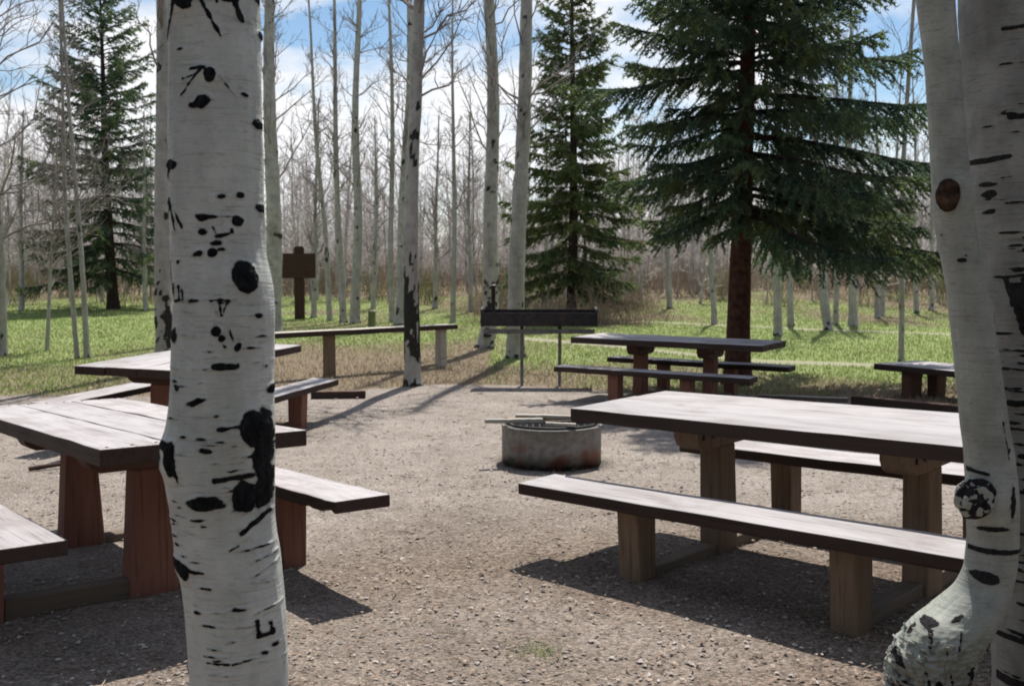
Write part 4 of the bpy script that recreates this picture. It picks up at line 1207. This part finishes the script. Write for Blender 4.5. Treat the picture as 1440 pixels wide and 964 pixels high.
p3 = at_dist(1042, 482, 14.25)
_, n3 = spruce('big dark spruce with reddish trunk and wide drooping boughs behind the far table', p3[0], 14.25, 9.6, 2.3, 3.0, 0.17, 5, whorl=0.275, per=8, needle_m='needles_blue', tw=0.044, nn=36, nl=0.060, dens=0.90, droop=0.38, prof=0.75, hang=0.9, irr=0.45, lopsided=True)
p2 = at_dist(804, 482, 32.0)
_, n2 = spruce('thin tall spruce with browning twigs in the middle of the view behind the grill', p2[0], 32.0, 12.5, 1.1, 2.5, 0.17, 6, whorl=0.34, per=9, needle_m='needles_olive', bark='spruce_bark_dark', tw=0.085, nn=20, nl=0.13, droop=0.36, bare=0.38, dens=0.80, prof=0.85, limb_m='brush', hang=0.75, irr=0.42)
p1 = at_dist(160, 482, 38.5)
_, n1 = spruce('blue-green spruce on the lawn at the left', p1[0], 38.5, 12.2, 1.4, 3.4, 0.21, 9, whorl=0.44, per=8, needle_m='needles', bark='spruce_bark_dark', tw=0.10, nn=15, nl=0.13, droop=0.34, bare=0.25, dens=0.88, bend=-0.018, prof=0.62)
print('needles', n1, n2, n3)

# ---------------------------------------------------------------- the far wood: trunks and twigs that read as one mass
def far_wood():
    r = np.random.RandomState(77)
    tb, tw = MB(), MB()
    n = 900
    Y = 40 + 75 * r.rand(n) ** 1.1
    X = (r.rand(n) * 2 - 1) * (Y * 0.62 + 6)
    keepout = ((np.abs(X - p1[0]) < 3.2) & (np.abs(Y - 38.5) < 4))
    X, Y = X[~keepout], Y[~keepout]
    n = len(X)
    Hh = r.uniform(3.6, 8.0, n) * (0.55 + 0.95 * fbm(X * 0.09, Y * 0.09, seed=8)) * (1 + (Y - 40) / 130)
    K = 7
    s = np.linspace(0, 1, K)[None]
    lean = r.normal(0, 0.06, (n, 2))
    gz = ground_z(X, Y)
    P = np.stack([X[:, None] + lean[:, :1] * Hh[:, None] * s + np.cumsum(r.normal(0, 0.04, (n, K)), 1), Y[:, None] + lean[:, 1:] * Hh[:, None] * s, gz[:, None] - 0.1 + Hh[:, None] * s], -1)
    R = r.uniform(0.03, 0.08, n)[:, None] * (1 - 0.85 * s)
    V, Q = tubes(P, R, 5); tb.add(V, Q)
    # branches
    cnt = 24
    pi_ = np.repeat(np.arange(n), cnt); m = len(pi_)
    t = r.uniform(0.15, 0.98, m); q = t * (K - 1); j = np.clip(q.astype(int), 0, K - 2); f = (q - j)[:, None]
    B = P[pi_, j] * (1 - f) + P[pi_, j + 1] * f
    az = r.uniform(0, 2 * pi, m); el = r.normal(0.75, 0.25, m)
    D = np.stack([np.cos(az) * np.cos(el), np.sin(az) * np.cos(el), np.sin(el)], -1)
    L = Hh[pi_] * 0.30 * (1.15 - t) * r.uniform(0.5, 1.3, m)
    K2 = 3
    s2 = np.linspace(0, 1, K2)[None, :, None]
    P2 = B[:, None] + D[:, None] * L[:, None, None] * s2 + np.cumsum(r.normal(0, 0.05, (m, K2, 3)), 1)
    V, Q = tubes(P2, np.array([[0.018, 0.013, 0.007]]).repeat(m, 0), 3); tw.add(V, Q)
    c2 = 10
    pj = np.repeat(np.arange(m), c2); m2 = len(pj)
    t = r.uniform(0.1, 1, m2)[:, None]
    B2 = P2[pj, 0] * (1 - t) + P2[pj, 2] * t
    D2 = D[pj] * 0.6 + r.normal(0, 0.6, (m2, 3)) + np.array([0, 0, 0.2]); D2 /= np.linalg.norm(D2, axis=1, keepdims=True)
    L2 = L[pj] * r.uniform(0.25, 0.6, m2)
    side = np.cross(D2, r.normal(0, 1, (m2, 3))); side /= np.linalg.norm(side, axis=1, keepdims=True)
    wv = 0.011
    V = np.stack([B2 - side * wv, B2 + side * wv, B2 + D2 * L2[:, None]], 1).reshape(-1, 3)
    tw.add(V, np.arange(m2 * 3).reshape(-1, 3))
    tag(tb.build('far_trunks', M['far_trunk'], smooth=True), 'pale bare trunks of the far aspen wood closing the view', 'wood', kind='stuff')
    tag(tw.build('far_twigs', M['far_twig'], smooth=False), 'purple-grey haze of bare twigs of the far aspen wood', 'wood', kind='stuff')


far_wood()


def sky_block_spruces():
    """unseen dark spruces added behind and beside the viewer to block low sky light"""
    r = np.random.RandomState(5)
    mb = MB()
    for i in range(90):
        az = r.uniform(radians(62), radians(298)); d = r.uniform(11, 26)
        x, y = d * sin(az), d * cos(az)
        H = r.uniform(9, 14); R0 = r.uniform(1.8, 2.8)
        V, Q = tubes(np.array([[[x, y, -0.1], [x, y, H * 0.5], [x, y, H]]]), np.array([[0.2, 0.12, 0.02]]), 6)
        mb.add(V, Q, 1)
        nb = 260
        t = r.rand(nb) ** 0.8
        zz = 1.0 + (H - 1.2) * t
        a = r.uniform(0, 2 * pi, nb); L = R0 * (1 - t) ** 0.8 * r.uniform(0.7, 1.1, nb) + 0.15
        O = np.stack([np.full(nb, x), np.full(nb, y), zz], -1)
        D = np.stack([np.cos(a), np.sin(a), np.full(nb, -0.22)], -1)
        S = np.stack([-np.sin(a), np.cos(a), np.zeros(nb)], -1) * (0.16 * L + 0.12)[:, None]
        mid = O + D * (L * 0.55)[:, None]
        V = np.stack([O, mid - S - [0, 0, 0.15], O + D * L[:, None], mid + S - [0, 0, 0.15]], 1).reshape(-1, 3)
        mb.add(V, np.arange(nb * 4).reshape(-1, 4), 0)
    tag(mb.build('sky_block_spruces', [M['needles'], M['spruce_bark_dark']]), 'added dark spruces out of view that shut off low sky light', 'wood', kind='stuff')


sky_block_spruces()  # added trees out of view, there to dim the sky fill


def brush(name, label, mt, n, fx, hmin, hmax, seed, stems=26, wv=0.012, spread=0.35):
    r = np.random.RandomState(seed)
    X, Y = fx(r, n)
    gz = ground_z(X, Y)
    H = r.uniform(hmin, hmax, n)
    pi_ = np.repeat(np.arange(n), stems); m = len(pi_)
    O = np.stack([X[pi_] + r.normal(0, 0.28, m), Y[pi_] + r.normal(0, 0.28, m), gz[pi_] - 0.03], -1)
    D = np.stack([r.normal(0, spread, m), r.normal(0, spread, m), np.ones(m)], -1); D /= np.linalg.norm(D, axis=1, keepdims=True)
    L = H[pi_] * r.uniform(0.5, 1.1, m)
    K = 3
    s = np.linspace(0, 1, K)[None, :, None]
    P = O[:, None] + D[:, None] * L[:, None, None] * s + np.cumsum(r.normal(0, 0.04, (m, K, 3)), 1)
    V, Q = tubes(P, np.array([[wv * 0.7, wv * 0.5, wv * 0.2]]).repeat(m, 0), 3)
    mb = MB(); mb.add(V, Q)
    c2 = 4; pj = np.repeat(np.arange(m), c2); m2 = len(pj)
    t = r.uniform(0.25, 1, m2)[:, None]
    B = P[pj, 0] * (1 - t) + P[pj, 2] * t
    D2 = D[pj] * 0.8 + r.normal(0, 0.5, (m2, 3)); D2 /= np.linalg.norm(D2, axis=1, keepdims=True)
    L2 = L[pj] * r.uniform(0.15, 0.4, m2)
    sd = np.cross(D2, r.normal(0, 1, (m2, 3))); sd /= np.linalg.norm(sd, axis=1, keepdims=True)
    V = np.stack([B - sd * wv * 0.5, B + sd * wv * 0.5, B + D2 * L2[:, None]], 1).reshape(-1, 3)
    mb.add(V, np.arange(m2 * 3).reshape(-1, 3))
    tag(mb.build(name, M[mt]), label, 'brush', kind='stuff')


def band(y0, y1):
    def fx(r, n):
        Y = y0 + (y1 - y0) * r.rand(n)
        X = (r.rand(n) * 2 - 1) * (Y * 0.6 + 4)
        return X, Y
    return fx


brush('red_brush', 'low reddish brush along the foot of the far wood', 'brush', 430, band(46, 66), 0.6, 1.9, 41)
brush('tan_thicket', 'tangled tan undergrowth among the far trunks', 'far_twig', 420, band(55, 100), 1.8, 4.0, 42, wv=0.02)
brush('budding_brush', 'brush with first green buds at the lawn edge', 'bud_brush', 260, band(40, 75), 0.5, 2.0, 43)
def mid_fx(r, n):
    Y = r.uniform(28, 40, n)
    X = np.interp(r.rand(n), [0, 1], [-1.0, 4.5]) * Y / 32
    return X, Y
brush('twiggy_shrubs', 'grey-brown twiggy shrubs between the grill and the centre spruce', 'brush', 70, mid_fx, 0.5, 1.3, 44, wv=0.009)

# ---------------------------------------------------------------- grass, litter, pebbles
def blades(name, label, mt, n, fx, h0, h1, wd, seed, cond=None, lie=0.35):
    r = np.random.RandomState(seed)
    X, Y = fx(r, n)
    g, l, tr = masks(X, Y)
    k = cond(g, l, tr, r, X, Y)
    X, Y = X[k], Y[k]; n = len(X)
    z = ground_z(X, Y)
    O = np.stack([X, Y, z - 0.004], -1)
    D = np.stack([r.normal(0, lie, n), r.normal(0, lie, n), np.ones(n)], -1); D /= np.linalg.norm(D, axis=1, keepdims=True)
    sc = (1 + Y / 30)[:, None]
    h = r.uniform(h0, h1, n)[:, None]
    a = r.uniform(0, pi, n); S = np.stack([np.cos(a), np.sin(a), np.zeros(n)], -1) * wd * sc
    V = np.stack([O - S, O + S, O + D * h], 1).reshape(-1, 3)
    me = mesh_np(name, V, [np.arange(n * 3).reshape(-1, 3)], None, [M[mt]], False)
    tag(link(name, me), label, 'grass', kind='stuff')


def wedge(y0, y1, p=1.0):
    def fx(r, n):
        Y = y0 + (y1 - y0) * r.rand(n) ** p
        return (r.rand(n) * 2 - 1) * (Y * 0.66 + 2), Y
    return fx


blades('grass_blades', 'fresh green spring grass beyond the gravel', 'grass', 230000, wedge(12, 52, 1.3), 0.03, 0.08, 0.006, 51,
       lambda g, l, tr, r, X, Y: (g > 0.45 + 0.4 * r.rand(len(g))) & (l < 0.35 + 0.5 * r.rand(len(g))) & (tr < 0.3), 0.45)
blades('dry_grass_blades', 'dry straw-coloured grass and stalks along the gravel edge', 'straw', 120000, wedge(12, 46, 1.6), 0.03, 0.10, 0.005, 52,
       lambda g, l, tr, r, X, Y: (g > 0.3 + 0.4 * r.rand(len(g))) & (l > 0.25 + 0.35 * r.rand(len(g))) & (tr < 0.3), 0.6)


def tuft_fx(r, n):
    c = back(757, 915)
    return c[0] + r.normal(0, 0.055, n), c[1] + r.normal(0, 0.05, n)


blades('grass_tuft', 'small sparse green tuft growing through the gravel in the foreground', 'grass', 170, tuft_fx, 0.012, 0.045, 0.0016, 53, lambda g, l, tr, r, X, Y: np.ones(len(g), bool), 0.7)


def scatter_pebbles():
    r = np.random.RandomState(61)
    n = 16000
    Y = 2.9 + 9.5 * r.rand(n) ** 1.5
    X = (r.rand(n) * 2 - 1) * (Y * 0.52 + 0.4)
    ok = np.hypot(X - FR[0], Y - FR[1]) > 0.45
    X, Y = X[ok], Y[ok]; n = len(X)
    base = np.array([[1, 0, 0], [-1, 0, 0], [0, 1, 0], [0, -1, 0], [0, 0, 1], [0, 0, -1]], float)
    base = np.concatenate([base, np.array([[1, 1, 0.6], [-1, 1, 0.6], [-1, -1, 0.6], [1, -1, 0.6]]) * 0.62])
    F_ = np.array([[4, 0, 6], [4, 6, 2], [4, 2, 7], [4, 7, 1], [4, 1, 8], [4, 8, 3], [4, 3, 9], [4, 9, 0], [5, 6, 0], [5, 2, 6], [5, 7, 2], [5, 1, 7], [5, 8, 1], [5, 3, 8], [5, 9, 3], [5, 0, 9]])
    s = 0.0035 + 0.014 * r.rand(n) ** 5
    a = r.uniform(0, 2 * pi, n)
    V = base[None] * (s[:, None, None] * (1 + r.uniform(-0.3, 0.3, (n, 10, 3))))
    V = np.stack([V[..., 0] * np.cos(a)[:, None] - V[..., 1] * 0.7 * np.sin(a)[:, None], V[..., 0] * np.sin(a)[:, None] + V[..., 1] * 0.7 * np.cos(a)[:, None], V[..., 2] * 0.55], -1)
    V += np.stack([X, Y, np.full(n, 0.003)], -1)[:, None]
    Fc = (F_[None] + np.arange(n)[:, None, None] * 10).reshape(-1, 3)
    me = mesh_np('pebbles', V.reshape(-1, 3), [Fc], None, [M['pebble']], False)
    tag(link('pebbles', me), 'small stones of the gravel clearing', 'gravel', kind='stuff')
    # dead leaves and bark chips
    n = 14000
    Y = 2.9 + 14 * r.rand(n) ** 1.3
    X = (r.rand(n) * 2 - 1) * (Y * 0.52 + 0.4)
    a = r.uniform(0, 2 * pi, n); s = r.uniform(0.006, 0.017, n) * (0.8 + Y / 25)
    q = np.array([[1, 0], [0, 0.6], [-1, 0], [0, -0.6]])
    V = np.stack([X[:, None] + s[:, None] * (q[:, 0] * np.cos(a)[:, None] - q[:, 1] * np.sin(a)[:, None]),
                  Y[:, None] + s[:, None] * (q[:, 0] * np.sin(a)[:, None] + q[:, 1] * np.cos(a)[:, None]),
                  0.010 + r.uniform(0, 0.9, (n, 4)) * s[:, None] * 0.6], -1)
    me = mesh_np('dead_leaves', V.reshape(-1, 3), [np.arange(n * 4).reshape(-1, 4)], None, [M['leaf']], False)
    tag(link('dead_leaves', me), 'dead leaves and bark chips scattered over the ground', 'leaves', kind='stuff')

    n = 900
    Y = 2.9 + 11 * r.rand(n) ** 1.4
    X = (r.rand(n) * 2 - 1) * (Y * 0.52 + 0.4)
    a = r.uniform(0, 2 * pi, n); L = r.uniform(0.02, 0.10, n)
    s = np.linspace(-0.5, 0.5, 4)[None]
    bend = r.normal(0, 0.12, (n, 1)) * (s ** 2)
    P = np.stack([X[:, None] + L[:, None] * (s * np.cos(a)[:, None] - bend * np.sin(a)[:, None]), Y[:, None] + L[:, None] * (s * np.sin(a)[:, None] + bend * np.cos(a)[:, None]), np.full((n, 4), 0.009) + r.uniform(0, 0.006, (n, 4))], -1)
    m = MB(); V, Q = tubes(P, r.uniform(0.0012, 0.0035, (n, 1)) * np.ones((1, 4)), 4); m.add(V, Q)
    tag(m.build('fallen_twigs', M['leaf']), 'broken twigs scattered over the gravel', 'twigs', kind='stuff')


scatter_pebbles()
